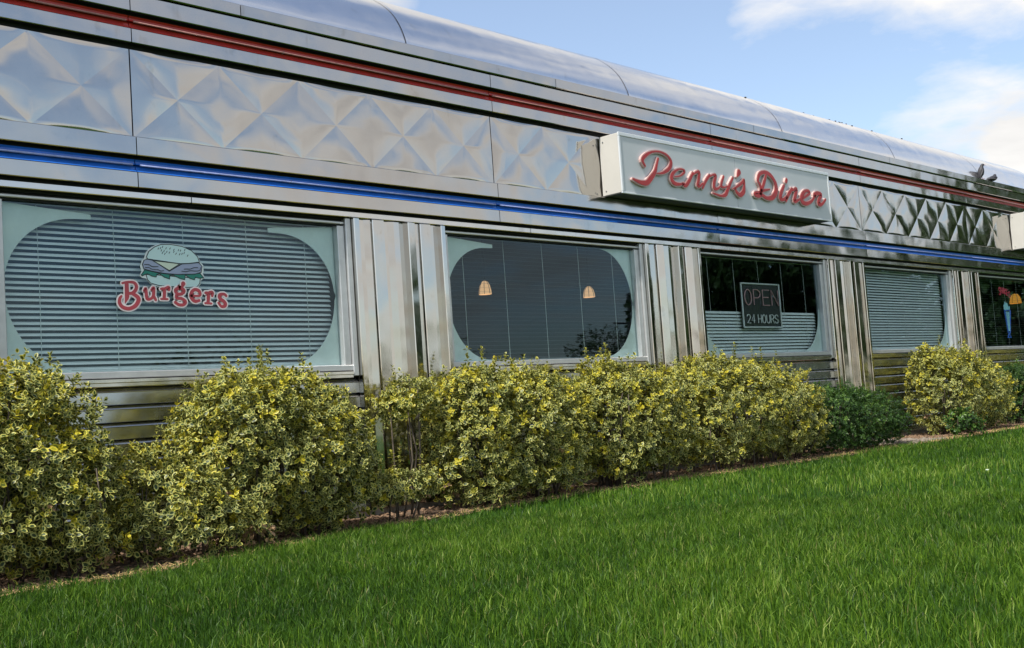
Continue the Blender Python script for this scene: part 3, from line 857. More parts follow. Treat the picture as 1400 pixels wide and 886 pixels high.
# main sign
sgn_ = thing('sign_box', (9.38, -0.03, 2.38), 'pale grey sign box with red script lettering above the windows', 'sign')
X0, X1, Z0, Z1, YF, YB = 7.58, 11.175, 2.382, 2.912, -0.25, -0.034
part('cabinet', MB().box(X0, X1, YF + .012, YB, Z0 + .012, Z1, 0.003), 'sign_cream', sgn_)
part('cabinet_bottom', MB().box(X0 + .003, X1 - .003, YF + .014, YB, Z0 + .006, Z0 + .011), 'sign_bottom', sgn_)
ed = MB()
ed.box(X0 - .004, X1 + .004, YF - .006, YF + .01, Z1 - .026, Z1 + .006, .003)
ed.box(X0 - .004, X1 + .004, YF - .006, YF + .01, Z0 + .002, Z0 + .018, .003)
ed.box(X0 - .004, X0 + .020, YF - .006, YF + .01, Z0 + .0185, Z1 - .0265, .003)
ed.box(X1 - .020, X1 + .004, YF - .006, YF + .01, Z0 + .0185, Z1 - .0265, .003)
part('edge_trim', ed, 'sign_edge', sgn_)
XM = 9.36
part('face_panel', MB().box(X0 + .022, XM - .002, YF, YF + .01, Z0 + .02, Z1 - .028), 'sign_face', sgn_)
part('face_panel', MB().box(XM + .002, X1 - .022, YF, YF + .01, Z0 + .02, Z1 - .028), 'sign_face', sgn_)
for z in (2.43, 2.86):
    part('screw', MB().tube([(X0 + .001, -0.075, z), (X0 - .004, -0.075, z)], 0.006, 8), 'clip_metal', sgn_)
for li, strokes in enumerate(SIGN_LETTERS):
    body, face = MB(), MB()
    for si, st in enumerate(strokes):
        ribbon(body, st, YF - 0.022 - .0011 * si, YF - .0005 - .0002 * si, -0.002)
        ribbon(face, st, YF - 0.0262 - .0013 * si, YF - .0235 - .0013 * si, -0.0115, 0.004)
    lt = part('letter', body, 'letter_rim', sgn_)
    part('letter_face', face, 'letter_red', lt)

# second sign further along, only its end is in view
s2 = thing('sign_box', (17.4, -0.03, 2.38), 'cream end of a second sign box at the right edge of the fascia', 'sign')
X0, X1 = 16.85, 17.99
part('cabinet', MB().box(X0, X1, YF + .012, YB, Z0 + .012, Z1, 0.003), 'sign_cream', s2)
part('cabinet_bottom', MB().box(X0 + .003, X1 - .003, YF + .014, YB, Z0 + .006, Z0 + .011), 'sign_bottom', s2)
ed = MB()
ed.box(X0 - .004, X1 + .004, YF - .006, YF + .01, Z1 - .026, Z1 + .006, .003)
ed.box(X0 - .004, X1 + .004, YF - .006, YF + .01, Z0 + .002, Z0 + .018, .003)
ed.box(X0 - .004, X0 + .020, YF - .006, YF + .01, Z0 + .0185, Z1 - .0265, .003)
ed.box(X1 - .020, X1 + .004, YF - .006, YF + .01, Z0 + .0185, Z1 - .0265, .003)
part('edge_trim', ed, 'sign_edge', s2)
part('face_panel', MB().box(X0 + .022, X1 - .022, YF, YF + .01, Z0 + .02, Z1 - .028), 'sign_face', s2)
for z in (2.43, 2.86):
    part('screw', MB().tube([(X0 + .001, -0.075, z), (X0 - .004, -0.075, z)], 0.006, 8), 'clip_metal', s2)

# burger decal behind the first pane
dec = thing('window_decal', (3.55, 0.04, 1.36), 'burger picture over red Burgers lettering on the first window', 'decal')
Y = 0.0255
bpic = part('burger_backing', MB().prism(BURGER_SHAPES['backing'], Y, Y + .0006), 'decal_backing', dec)


def grown(poly, g):
    cx = sum(p[0] for p in poly) / len(poly); cz = sum(p[1] for p in poly) / len(poly)
    out = []
    n = len(poly)
    for i in range(n):
        a, b2 = poly[i - 1], poly[(i + 1) % n]
        dx, dz = b2[0] - a[0], b2[1] - a[1]
        l = math.hypot(dx, dz) or 1
        nx, nz = dz / l, -dx / l
        if nx * (poly[i][0] - cx) + nz * (poly[i][1] - cz) < 0:
            nx, nz = -nx, -nz
        out.append((poly[i][0] + nx * g, poly[i][1] + nz * g))
    return out


def outline(poly, y, r=0.0024):
    st = [(x, z, r * 2) for x, z in poly] + [(poly[0][0], poly[0][1], r * 2)]
    m_ = MB()
    for a, b2 in zip(st[:-1], st[1:]):
        ribbon(m_, [a, b2], y, y + .0003)
    return m_


yy = Y - .0008
for nm, mt in (('heel', 'decal_bun'), ('lettuce', 'decal_lettuce'), ('patty', 'decal_patty'), ('cheese', 'decal_cheese'), ('bun', 'decal_bun')):
    pl2 = BURGER_SHAPES[nm]
    pc = part('burger_' + {'heel': 'bottom_bun', 'bun': 'top_bun'}.get(nm, nm), MB().prism(pl2, yy, yy + .0003), mt, bpic)
    part('outline', outline(pl2, yy - .0005), 'decal_line', bpic)
    yy -= .0011
sd_ = MB()
for i, (x, z) in enumerate(SEEDS):
    ribbon(sd_, [(x - .003, z - .004, .004), (x + .002, z + .005, .004)], yy, yy + .0003)
part('sesame_seeds', sd_, 'decal_line', bpic)
wv = MB()
for w2 in WAVES:
    ribbon(wv, [(x, z, .0042) for x, z in w2], yy, yy + .0003)
part('patty_lines', wv, 'decal_line', bpic)
for strokes in BURGER_LETTERS:
    a, b2 = MB(), MB()
    for si, st in enumerate(strokes):
        ribbon(a, st, yy - .0006 - .0002 * si, yy - .0004, 0.0075)
        ribbon(b2, st, yy - .0018 - .0002 * si, yy - .0014 - .0002 * si, -0.001)
    lt = part('letter', a, 'decal_white', dec)
    part('letter_face', b2, 'decal_red', lt)

# OPEN sign
op = thing('neon_sign', (10.11, 0.058, 1.256), 'black OPEN 24 HOURS sign with thin pale border in the third window', 'sign')
part('board', MB().box(9.745, 10.485, 0.058, 0.07, 1.252, 1.724, .003), 'neon_board', op)
fr = MB()
for p, q in (((9.757, 1.265), (10.473, 1.265)), ((10.473, 1.265), (10.473, 1.711)), ((10.473, 1.711), (9.757, 1.711)), ((9.757, 1.711), (9.757, 1.265))):
    fr.tube([(p[0], .052, p[1]), (q[0], .052, q[1])], .0085, 6)
part('border_tube', fr, 'neon_white', op)


def glyph(ch):
    o = lambda n=14: [(0.5 + .5 * math.cos(2 * math.pi * i / n + math.pi / 2), 0.5 + .5 * math.sin(2 * math.pi * i / n + math.pi / 2)) for i in range(n + 1)]
    return {'O': [o()], 'P': [[(0, 0), (0, 1), (.6, 1), (.9, .88), (1, .74), (.9, .58), (.6, .47), (0, .47)]],
            'E': [[(1, 1), (0, 1), (0, 0), (1, 0)], [(0, .52), (.85, .52)]], 'N': [[(0, 0), (0, 1), (1, 0), (1, 1)]],
            'H': [[(0, 0), (0, 1)], [(1, 0), (1, 1)], [(0, .5), (1, .5)]], 'U': [[(0, 1), (0, .3), (.2, .05), (.5, 0), (.8, .05), (1, .3), (1, 1)]],
            'R': [[(0, 0), (0, 1), (.6, 1), (.95, .88), (1, .74), (.9, .6), (.6, .5), (0, .5)], [(.5, .5), (1, 0)]],
            'S': [[(1, .82), (.8, .97), (.5, 1), (.15, .93), (.02, .75), (.15, .58), (.5, .5), (.85, .42), (1, .25), (.85, .07), (.5, 0), (.15, .04), (0, .2)]],
            '2': [[(0, .78), (.15, .95), (.5, 1), (.85, .93), (1, .72), (.8, .5), (0, 0), (1, 0)]], '4': [[(.75, 0), (.75, 1), (0, .3), (1, .3)]]}[ch]


def neon_word(word, x, z, w, h, gap, rad, y, mt, par):
    for ch in word:
        if ch == ' ':
            x += gap * 2.2
            continue
        m_ = MB()
        for st in glyph(ch):
            m_.tube([(x + a * w, y, z + b2 * h) for a, b2 in st], rad, 6)
        part('letter', m_, mt, par)
        x += w + gap


neon_word('OPEN', 9.805, 1.492, 0.125, 0.158, 0.044, 0.0062, 0.05, 'neon_pink', op)
neon_word('24 HOURS', 9.822, 1.308, 0.060, 0.086, 0.020, 0.0055, 0.05, 'neon_white', op)

# shakes sign in the last window
shk = thing('neon_sign', (16.62, 0.055, 1.12), 'small neon shake glass under red lettering in the right edge window', 'sign')
for i, ch in enumerate('SHAKES'):
    m_ = MB()
    g = {'A': [[(0, 0), (.5, 1), (1, 0)], [(.2, .4), (.8, .4)]], 'K': [[(0, 0), (0, 1)], [(1, 1), (0, .45), (1, 0)]]}.get(ch) or glyph(ch)
    x, z = 16.41 + i * .070, 1.735 + [0, .025, .02, .01, -.005, -.03][i]
    for st in g:
        m_.tube([(x + a * .052, .052, z + b2 * (.085 if i else .11)) for a, b2 in st], .0065, 5)
    part('letter', m_, 'neon_red', shk)
part('whipped_cream', MB().prism([(16.53, 1.525), (16.53, 1.59), (16.56, 1.60), (16.57, 1.64), (16.62, 1.615), (16.66, 1.63), (16.69, 1.57), (16.75, 1.58), (16.745, 1.525)], .05, .056), 'neon_cyan', shk)
gl_ = part('glass_outline', MB().tube([(16.545, .052, 1.515), (16.75, .052, 1.515), (16.672, .052, 1.20), (16.640, .052, 1.18), (16.690, .052, 1.125), (16.58, .052, 1.125), (16.618, .052, 1.18), (16.60, .052, 1.20), (16.545, .052, 1.515)], .010, 6), 'neon_blue', shk)
for dx in (-.045, 0, .045):
    part('glass_rib', MB().tube([(16.648 + dx, .053, 1.495), (16.636 + dx * .35, .053, 1.215)], .010, 5), 'neon_cyan', gl_)

# pendant lamps inside
def pendant(x, y, z0, h, rb, label, mat):
    th = thing('pendant_lamp', (x, y, z0), label, 'lamp', 'lit pendant lamps inside the diner')
    prof = [(rb, 0), (rb * .97, h * .25), (rb * .8, h * .65), (rb * .5, h * .93), (rb * .2, h)]
    n = 14
    m_ = MB()
    m_.add([(r_ * math.cos(2 * math.pi * k / n), r_ * math.sin(2 * math.pi * k / n), z) for r_, z in prof for k in range(n)],
           [(i * n + k, i * n + (k + 1) % n, (i + 1) * n + (k + 1) % n, (i + 1) * n + k) for i in range(len(prof) - 1) for k in range(n)])
    link('shade', m_.mesh('shade', mat, True), th)
    for k in range(0, n, 2):
        a = 2 * math.pi * (k + .5) / n
        link('shade_bar', MB().tube([(r_ * 1.03 * math.cos(a), r_ * 1.03 * math.sin(a), z) for r_, z in prof], .003, 4).mesh('shade_bar', 'lamp_metal'), th)
    link('cap', MB().tube([(0, 0, h), (0, 0, h + .03)], [rb * .25, rb * .15], 8).mesh('cap', 'lamp_metal'), th)
    link('cord', MB().tube([(0, 0, h + .03), (0, 0, 2.32 - z0)], .004, 4).mesh('cord', 'lamp_metal'), th)


pendant(7.58, 1.5, 1.722, 0.13, 0.062, 'warm glowing pendant lamp left of centre in the oval window', 'lamp_glow')
pendant(9.11, 1.5, 1.725, 0.115, 0.062, 'pale glowing pendant lamp at the right of the oval window', 'lamp_glow')
pendant(18.0, 0.42, 1.68, 0.15, 0.09, 'amber glowing lamp beside the shakes sign', 'lamp_glow_amber')

# ------------------------------------------------------------------ foliage
LEAF = np.array([(0, 0, 0), (.28, -.46, .05), (.68, -.44, .04), (1.0, 0, -.08), (.68, .44, .04), (.28, .46, .05), (.5, 0, -.05)])
LEAF_F = np.array([(6, 0, 1), (6, 1, 2), (6, 2, 3), (6, 3, 4), (6, 4, 5), (6, 5, 0)])
RIM = np.array([.9, 1, 1, 1, 1, 1, 0.0])


def unit(a):
    return a / np.maximum(np.linalg.norm(a, axis=1, keepdims=True), 1e-9)


def leaves(P, D, Nn, L, W, tint, dead):
    """leaf faces at P, pointing along D with upper side Nn"""
    n = len(P)
    D = unit(D); S = unit(np.cross(D, Nn)); Nn = np.cross(S, D)
    V = P[:, None, :] + LEAF[None, :, 0, None] * (D * L[:, None])[:, None, :] + LEAF[None, :, 1, None] * (S * W[:, None])[:, None, :] + LEAF[None, :, 2, None] * (Nn * L[:, None])[:, None, :]
    F = (np.arange(n) * 7)[:, None, None] + LEAF_F[None]
    A = np.ones((n, 7, 4))
    A[:, :, 0] = RIM[None]
    A[:, :, 1] = tint[:, None]
    A[:, :, 2] = dead[:, None]
    return V.reshape(-1, 3), F.reshape(-1, 3), A.reshape(-1, 4)


def rosettes(g, P, A, size, pairs, tint, dead):
    outs = []
    A = unit(A)
    ref = unit(g.normal(size=P.shape))
    X = unit(np.cross(A, ref)); Y = np.cross(A, X)
    for p in range(pairs):
        op = np.radians(84 - 56 * p / max(1, pairs - 1)) + g.normal(0, .16, len(P))
        th0 = p * math.pi / 2
        for half in (0, math.pi):
            th = th0 + half + g.normal(0, .22, len(P))
            perp = X * np.cos(th)[:, None] + Y * np.sin(th)[:, None]
            D = A * np.cos(op)[:, None] + perp * np.sin(op)[:, None]
            Nn = A * np.sin(op)[:, None] - perp * np.cos(op)[:, None]
            L = size * (1.05 - .16 * p) * g.uniform(.75, 1.2, len(P))
            W = L * g.uniform(.56, .72, len(P))
            outs.append(leaves(P + A * (size * .32 * p), D, Nn, L, W, np.clip(tint + .06 * p + g.normal(0, .06, len(P)), 0, 1), dead))
    return merge(outs)


def merge(outs):
    V, F, A = [], [], []
    o = 0
    for v, f, a in outs:
        V.append(v); F.append(f + o); A.append(a); o += len(v)
    return np.concatenate(V), np.concatenate(F), np.concatenate(A)


def lobe_points(g, lobes, n, shell=.38, power=2.5):
    vol = np.array([l[3] * l[4] + l[3] * l[5] + l[4] * l[5] for l in lobes])
    idx = g.choice(len(lobes), n, p=vol / vol.sum())
    Lb = np.array(lobes)[idx]
    d = unit(g.normal(size=(n, 3)))
    k = (np.abs(d) ** power).sum(1) ** (-1 / power)
    rad = 1 - shell * g.random(n) ** 1.6
    q = d * (k * rad)[:, None]
    ph = Lb[:, :3] @ np.array([7.1, 3.3, 5.7])
    lump = 1 + .13 * np.sin(d[:, 0] * 6 + ph) * np.sin(d[:, 2] * 7 + ph * 1.7) + .10 * np.sin(d[:, 1] * 11 + ph * 2.3 + d[:, 2] * 9)
    P = Lb[:, :3] + q * Lb[:, 3:] * lump[:, None]
    out = unit(q / Lb[:, 3:])
    keep = np.ones(n, bool)
    for l in lobes:
        l = np.array(l)
        inside = (np.abs((P - l[:3]) / l[3:]) ** power).sum(1) ** (1 / power)
        keep &= ~((inside < .62) & (g.random(n) < .8))
    # hollows between the branches
    cav = np.sin(P[:, 0] * 13 + lobes[0][0] * 3) * np.sin(P[:, 2] * 12 + lobes[0][0] * 5) + .6 * np.sin(P[:, 0] * 23 + P[:, 1] * 17 + P[:, 2] * 19)
    keep &= ~((cav > .72) & (rad > .68) & (g.random(n) < .65))
    return P[keep], out[keep]


def bush(name, label, lobes, n, seed, kind='variegated', size=.037, sprigs=8, group=None, shell=.38, stems=30, yellow=.10, deadn=0, ymax=-0.10, tint0=.36):
    g = np.random.default_rng(seed)
    rr = random.Random(seed)
    lo = np.array(lobes)
    base = (float((lo[:, 0] * lo[:, 3]).sum() / lo[:, 3].sum()), float(lo[:, 1].mean()), GZ)
    th = thing(name, base, label, 'bush', group)
    P, O = lobe_points(g, lobes, n, shell)
    ok = (P[:, 2] > GZ + .03 + .16 * g.random(len(P)) ** 2) & (P[:, 1] < ymax)
    P, O = P[ok], O[ok]
    A = O * .75 + np.array([0, -.05, .5]) + g.normal(0, .33, P.shape)
    top = lo[:, 2].max() + lo[:, 5].max()
    low = np.sin(P[:, 0] * 9 + seed) * np.sin(P[:, 2] * 8 + seed * 2) * .10
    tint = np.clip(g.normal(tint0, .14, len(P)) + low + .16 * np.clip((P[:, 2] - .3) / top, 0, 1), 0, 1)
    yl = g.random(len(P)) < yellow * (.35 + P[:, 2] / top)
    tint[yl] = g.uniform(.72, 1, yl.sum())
    dead = np.zeros(len(P))
    if kind == 'variegated':
        dead[(g.random(len(P)) < .006) & (P[:, 2] < .35)] = 1
    parts = [rosettes(g, P, A, size, 3 if kind == 'variegated' else 4, tint, dead)]
    # upright young shoots with opposite leaves
    for s in range(sprigs):
        l = lo[g.integers(len(lo))]
        x, y = l[0] + g.uniform(-.7, .7) * l[3], l[1] + g.uniform(-.6, .4) * l[4]
        zt = l[2] + l[5] * (1 - ((x - l[0]) / l[3]) ** 2 * .5) * .95
        H = g.uniform(.06, .17)
        m_ = int(H / .016)
        t_ = np.linspace(0, 1, m_)
        ln = g.normal(0, .12, 2)
        Q = np.stack([x + ln[0] * H * t_, np.minimum(y + ln[1] * H * t_, ymax), zt - .05 + (H + .05) * t_], 1)
        AA = np.tile(np.array([[ln[0], ln[1], 1.0]]), (m_, 1))
        parts.append(rosettes(g, Q, AA, size * .8, 2, np.clip(g.normal(.55, .1, m_), 0, 1), np.zeros(m_)))
    if deadn:
        i = np.argsort(P[:, 2] + g.random(len(P)) * .1 + np.abs(P[:, 0] - P[:, 0].max()) * .5)[:deadn]
        Q = P[i] + np.array([0, -.03, 0])
        parts.append(rosettes(g, Q, A[i], size * .9, 2, np.zeros(deadn), np.ones(deadn)))
    V, F, At = merge(parts)
    V = V - np.array(base)
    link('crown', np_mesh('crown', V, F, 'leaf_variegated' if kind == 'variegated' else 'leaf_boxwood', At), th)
    # woody stems
    mb_ = MB()
    for s in range(stems // 2):
        l = lo[rr.randrange(len(lo))]
        x0 = l[0] + rr.uniform(-.45, .45) * l[3]; y0 = l[1] + rr.uniform(-.4, .3) * l[4]
        x1 = x0 + rr.uniform(-.5, .5) * l[3]; y1 = min(ymax, y0 + rr.uniform(-.7, .4) * l[4]); z1 = l[2] + rr.uniform(-.1, .75) * l[5]
        mid = ((x0 + x1) / 2 + rr.uniform(-.06, .06), min(ymax, (y0 + y1) / 2 + rr.uniform(-.06, .06)), (GZ + z1) / 2)
        mb_.tube([Vector((x0, y0, GZ)) - Vector(base), Vector(mid) - Vector(base), Vector((x1, y1, z1)) - Vector(base)], [rr.uniform(.006, .011), .006, .003], 5)
    link('stem', mb_.mesh('stem', 'twig', True), th)
    return th


GRP = 'variegated shrubs along the diner wall'
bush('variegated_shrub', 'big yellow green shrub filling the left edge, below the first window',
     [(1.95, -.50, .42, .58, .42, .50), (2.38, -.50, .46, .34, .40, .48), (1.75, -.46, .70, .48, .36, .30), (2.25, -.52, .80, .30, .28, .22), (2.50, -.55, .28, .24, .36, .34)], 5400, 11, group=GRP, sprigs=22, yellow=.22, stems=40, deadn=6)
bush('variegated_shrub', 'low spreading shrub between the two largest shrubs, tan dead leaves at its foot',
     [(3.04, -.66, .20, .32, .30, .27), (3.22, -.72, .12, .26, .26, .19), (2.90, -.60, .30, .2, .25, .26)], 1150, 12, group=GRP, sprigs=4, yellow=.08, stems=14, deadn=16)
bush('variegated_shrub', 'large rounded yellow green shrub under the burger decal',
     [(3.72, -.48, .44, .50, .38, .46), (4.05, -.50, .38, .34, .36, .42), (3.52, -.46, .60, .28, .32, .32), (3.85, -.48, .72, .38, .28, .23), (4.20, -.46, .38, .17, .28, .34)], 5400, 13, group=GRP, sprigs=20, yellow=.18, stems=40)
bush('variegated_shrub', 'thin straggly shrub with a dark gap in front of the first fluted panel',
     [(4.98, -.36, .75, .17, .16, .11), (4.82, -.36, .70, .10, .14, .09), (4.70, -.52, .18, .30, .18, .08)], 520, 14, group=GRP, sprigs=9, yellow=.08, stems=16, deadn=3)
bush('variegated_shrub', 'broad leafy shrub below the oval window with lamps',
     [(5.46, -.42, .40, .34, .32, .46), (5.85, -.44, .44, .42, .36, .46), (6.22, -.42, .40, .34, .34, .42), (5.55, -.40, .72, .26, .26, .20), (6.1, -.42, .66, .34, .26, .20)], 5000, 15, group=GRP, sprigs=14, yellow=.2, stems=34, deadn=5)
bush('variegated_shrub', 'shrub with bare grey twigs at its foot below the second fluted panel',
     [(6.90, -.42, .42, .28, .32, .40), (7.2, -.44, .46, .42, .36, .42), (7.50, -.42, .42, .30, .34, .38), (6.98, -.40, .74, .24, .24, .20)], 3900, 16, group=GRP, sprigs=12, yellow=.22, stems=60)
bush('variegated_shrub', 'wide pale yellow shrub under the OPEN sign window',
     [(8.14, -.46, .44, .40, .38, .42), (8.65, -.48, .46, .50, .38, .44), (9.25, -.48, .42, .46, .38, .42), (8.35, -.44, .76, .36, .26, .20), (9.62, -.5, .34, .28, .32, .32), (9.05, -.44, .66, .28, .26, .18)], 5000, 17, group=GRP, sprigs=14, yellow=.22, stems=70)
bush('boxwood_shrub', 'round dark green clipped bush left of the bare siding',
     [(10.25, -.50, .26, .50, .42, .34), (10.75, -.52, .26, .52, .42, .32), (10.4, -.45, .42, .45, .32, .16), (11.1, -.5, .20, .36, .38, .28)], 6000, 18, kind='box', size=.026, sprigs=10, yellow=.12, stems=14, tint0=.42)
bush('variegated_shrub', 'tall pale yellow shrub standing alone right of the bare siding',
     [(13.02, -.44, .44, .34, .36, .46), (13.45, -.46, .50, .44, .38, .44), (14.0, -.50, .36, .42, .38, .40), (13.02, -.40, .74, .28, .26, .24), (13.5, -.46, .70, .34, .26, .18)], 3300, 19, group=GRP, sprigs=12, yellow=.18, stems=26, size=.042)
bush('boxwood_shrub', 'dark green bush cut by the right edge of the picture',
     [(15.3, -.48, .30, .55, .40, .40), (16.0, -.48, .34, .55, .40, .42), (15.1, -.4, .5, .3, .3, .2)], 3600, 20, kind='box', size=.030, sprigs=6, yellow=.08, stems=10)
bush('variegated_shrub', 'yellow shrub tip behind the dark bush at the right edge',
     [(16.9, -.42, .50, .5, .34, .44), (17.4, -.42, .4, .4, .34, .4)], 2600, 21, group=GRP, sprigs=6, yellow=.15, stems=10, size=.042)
bush('broadleaf_weed', 'small deep green leafy weed at the foot of the lone pale shrub',
     [(12.55, -.86, .08, .16, .14, .15), (12.75, -.9, .05, .12, .12, .10)], 160, 22, kind='box', size=.055, sprigs=0, stems=4, tint0=.5, shell=.6)

# ------------------------------------------------------------------ lawn
def lawn():
    g = np.random.default_rng(5)
    V, F, At = [], [], []
    off = 0

    def region(n, box, hmin, hmax, wd, cond):
        nonlocal off
        P = np.stack([g.uniform(box[0], box[1], n), g.uniform(box[2], box[3], n)], 1)
        P = P[cond(P)]
        n = len(P)
        patch = .5 + .5 * np.sin(P[:, 0] * 1.7 + 1.3 * np.sin(P[:, 1] * 2.1)) * np.sin(P[:, 1] * 1.9 + .8 * np.sin(P[:, 0] * 1.1))
        fine_ = .5 + .5 * np.sin(P[:, 0] * 9 + 2 * np.sin(P[:, 1] * 7)) * np.sin(P[:, 1] * 8.3 + 1.7 * np.sin(P[:, 0] * 6))
        h = g.uniform(hmin, hmax, n) * (.72 + .42 * fine_ + .22 * patch)
        th = g.uniform(0, 2 * math.pi, n)
        lean = g.gamma(2.0, .20, n)
        d = np.stack([np.cos(th), np.sin(th), np.zeros(n)], 1)
        ft = g.uniform(0, 2 * math.pi, n)
        s = np.stack([np.cos(ft), np.sin(ft), np.zeros(n)], 1) * (wd * g.uniform(.7, 1.3, n) / 2)[:, None]
        B = np.concatenate([P, np.full((n, 1), GZ - .002)], 1)
        up_ = np.array([0, 0, 1.0])
        m1 = B + up_ * (h * .55)[:, None] + d * (h * lean * .28)[:, None]
        tp = B + up_ * (h * (1 - .22 * np.minimum(lean, 1.4)))[:, None] + d * (h * lean)[:, None]
        v = np.stack([B - s, B + s, m1 + s * .8, m1 - s * .8, tp], 1).reshape(-1, 3)
        i = np.arange(n)[:, None] * 5
        f = np.concatenate([i + [[0, 1, 2]], i + [[0, 2, 3]], i + [[3, 2, 4]]], 1).reshape(-1, 3) + off
        a = np.zeros((n, 5, 4)); a[:, :, 3] = 1
        big = np.sin(P[:, 0] * .62 + 1.1 + .9 * np.sin(P[:, 1] * .8)) * np.sin(P[:, 1] * .75 + .4)
        tint = np.clip(g.normal(.42, .25, n) + .30 * (patch - .5) + .24 * (fine_ - .5) + .10 * big, 0, 1)
        a[:, :, 1] = tint[:, None]
        a[:, :, 2] = (g.random(n) < .018)[:, None] * .8
        V.append(v); F.append(f); At.append(a.reshape(-1, 4)); off += len(v)

    def inlawn(P):
        e = edge_y(P[:, 0]) + .03 * np.sin(P[:, 0] * 6.1) + .02 * np.sin(P[:, 0] * 15) + g.normal(0, .05, len(P))
        return P[:, 1] < e
    dist = lambda P: np.hypot(P[:, 0], P[:, 1] + 6.19)
    region(290000, (0.2, 6.5, -6.2, -.4), .034, .066, .0036, lambda P: inlawn(P) & (dist(P) > 1.2) & (dist(P) < 7.0) & (P[:, 1] < 6.5 - P[:, 0] * .1))
    region(150000, (3.0, 18.5, -7.5, -.4), .036, .068, .0056, lambda P: inlawn(P) & (dist(P) >= 6.5) & (P[:, 1] > -6.6 + .22 * P[:, 0] - 1.0) & (dist(P) < 12.5))
    region(70000, (8.0, 26, -6.5, -.4), .038, .072, .010, lambda P: inlawn(P) & (dist(P) >= 11.5) & (P[:, 1] > -7 + .22 * P[:, 0] - 1.0))
    # thin straw and stray blades along the bed
    me = np_mesh('lawn_grass', np.concatenate(V), np.concatenate(F), 'grass_blade', np.concatenate(At))
    o = link('lawn_grass', me)
    stuff(o)
    o['label'] = 'mown green lawn sloping past the shrubs'; o['category'] = 'grass'


lawn()

# wood chips, dry clippings and gravel in the bed
def scatter(name, n, xr, yfun, sz, mat, label, cat, seed, zr=.006):
    g = np.random.default_rng(seed)
    x = g.uniform(xr[0], xr[1], n)
    y = yfun(g, x)
    P = np.stack([x, y, np.full(n, GZ + .014) + g.uniform(0, zr, n)], 1)
    th = g.uniform(0, 6.28, n); ti = g.normal(0, .35, n)
    L = sz[0] * g.uniform(.5, 1.4, n); W = sz[1] * g.uniform(.5, 1.4, n); T = sz[2] * g.uniform(.6, 1.3, n)
    a = np.stack([np.cos(th) * np.cos(ti), np.sin(th) * np.cos(ti), np.sin(ti)], 1)
    b_ = np.stack([-np.sin(th), np.cos(th), g.normal(0, .2, n)], 1)
    c_ = np.cross(a, b_)
    corners = np.array([(-1, -.8, -1), (1, -1, -1), (.9, 1, -1), (-.9, .8, -1), (-.7, -.6, 1), (.8, -.7, 1), (.7, .7, 1), (-.8, .6, 1)]) * .5
    V = P[:, None] + corners[None, :, 0, None] * (a * L[:, None])[:, None] + corners[None, :, 1, None] * (b_ * W[:, None])[:, None] + corners[None, :, 2, None] * (c_ * T[:, None])[:, None]
    q = np.array([(0, 3, 2, 1), (4, 5, 6, 7), (0, 1, 5, 4), (1, 2, 6, 5), (2, 3, 7, 6), (3, 0, 4, 7)])
    F = (np.arange(n) * 8)[:, None, None] + q[None]
    o = link(name, np_mesh(name, V.reshape(-1, 3), F.reshape(-1, 4), mat))
    stuff(o)
    o['label'] = label; o['category'] = cat


scatter('wood_chips', 7600, (1.5, 15.5), lambda g, x: edge_y(x) * g.uniform(.02, 1.04, len(x)) - .01, (.040, .016, .006), 'chip', 'brown wood chips and dry leaves on the bed under the shrubs', 'mulch', 31)
scatter('gravel', 500, (11.2, 12.0), lambda g, x: edge_y(x) * g.uniform(.02, 1.0, len(x)), (.045, .036, .024), 'pebble', 'pale pebbles below the bare steel siding', 'gravel', 32, .012)
scatter('dry_clippings', 3000, (1.5, 15.5), lambda g, x: edge_y(x) + g.normal(.02, .05, len(x)), (.055, .004, .002), 'straw', 'dry straw coloured clippings along the lawn edge', 'clippings', 33, .012)

# a scrap on the lawn
mb = MB().add([(7.62, -3.10, -.008), (7.64, -3.105, -.004), (7.645, -3.085, -.002), (7.63, -3.08, -.005), (7.634, -3.092, .001)], [(0, 1, 4), (1, 2, 4), (2, 3, 4), (3, 0, 4)])
tag(part('paper_scrap', mb, 'paper_white'), 'tiny white scrap lying on the lawn at the right', 'litter')

# specks of debris caught along the top of the roof
g0 = random.Random(3)
mb = MB()
for i in range(16):
    x = g0.choice((g0.uniform(10.2, 14.5), g0.uniform(11.5, 13.5)))
    o_, z_ = FP[g0.choice((24, 26, 27, 28, 29, 30, 31))]
    r2 = g0.uniform(.004, .009)
    mb.box(x - r2, x + r2 * 1.4, -o_ - r2, -o_ + r2, z_ - .003, z_ + r2 * .9)
ob = stuff(part('roof_debris', mb, 'gap_black'))
ob['label'] = 'small dark specks of debris along the top of the roof'; ob['category'] = 'debris'

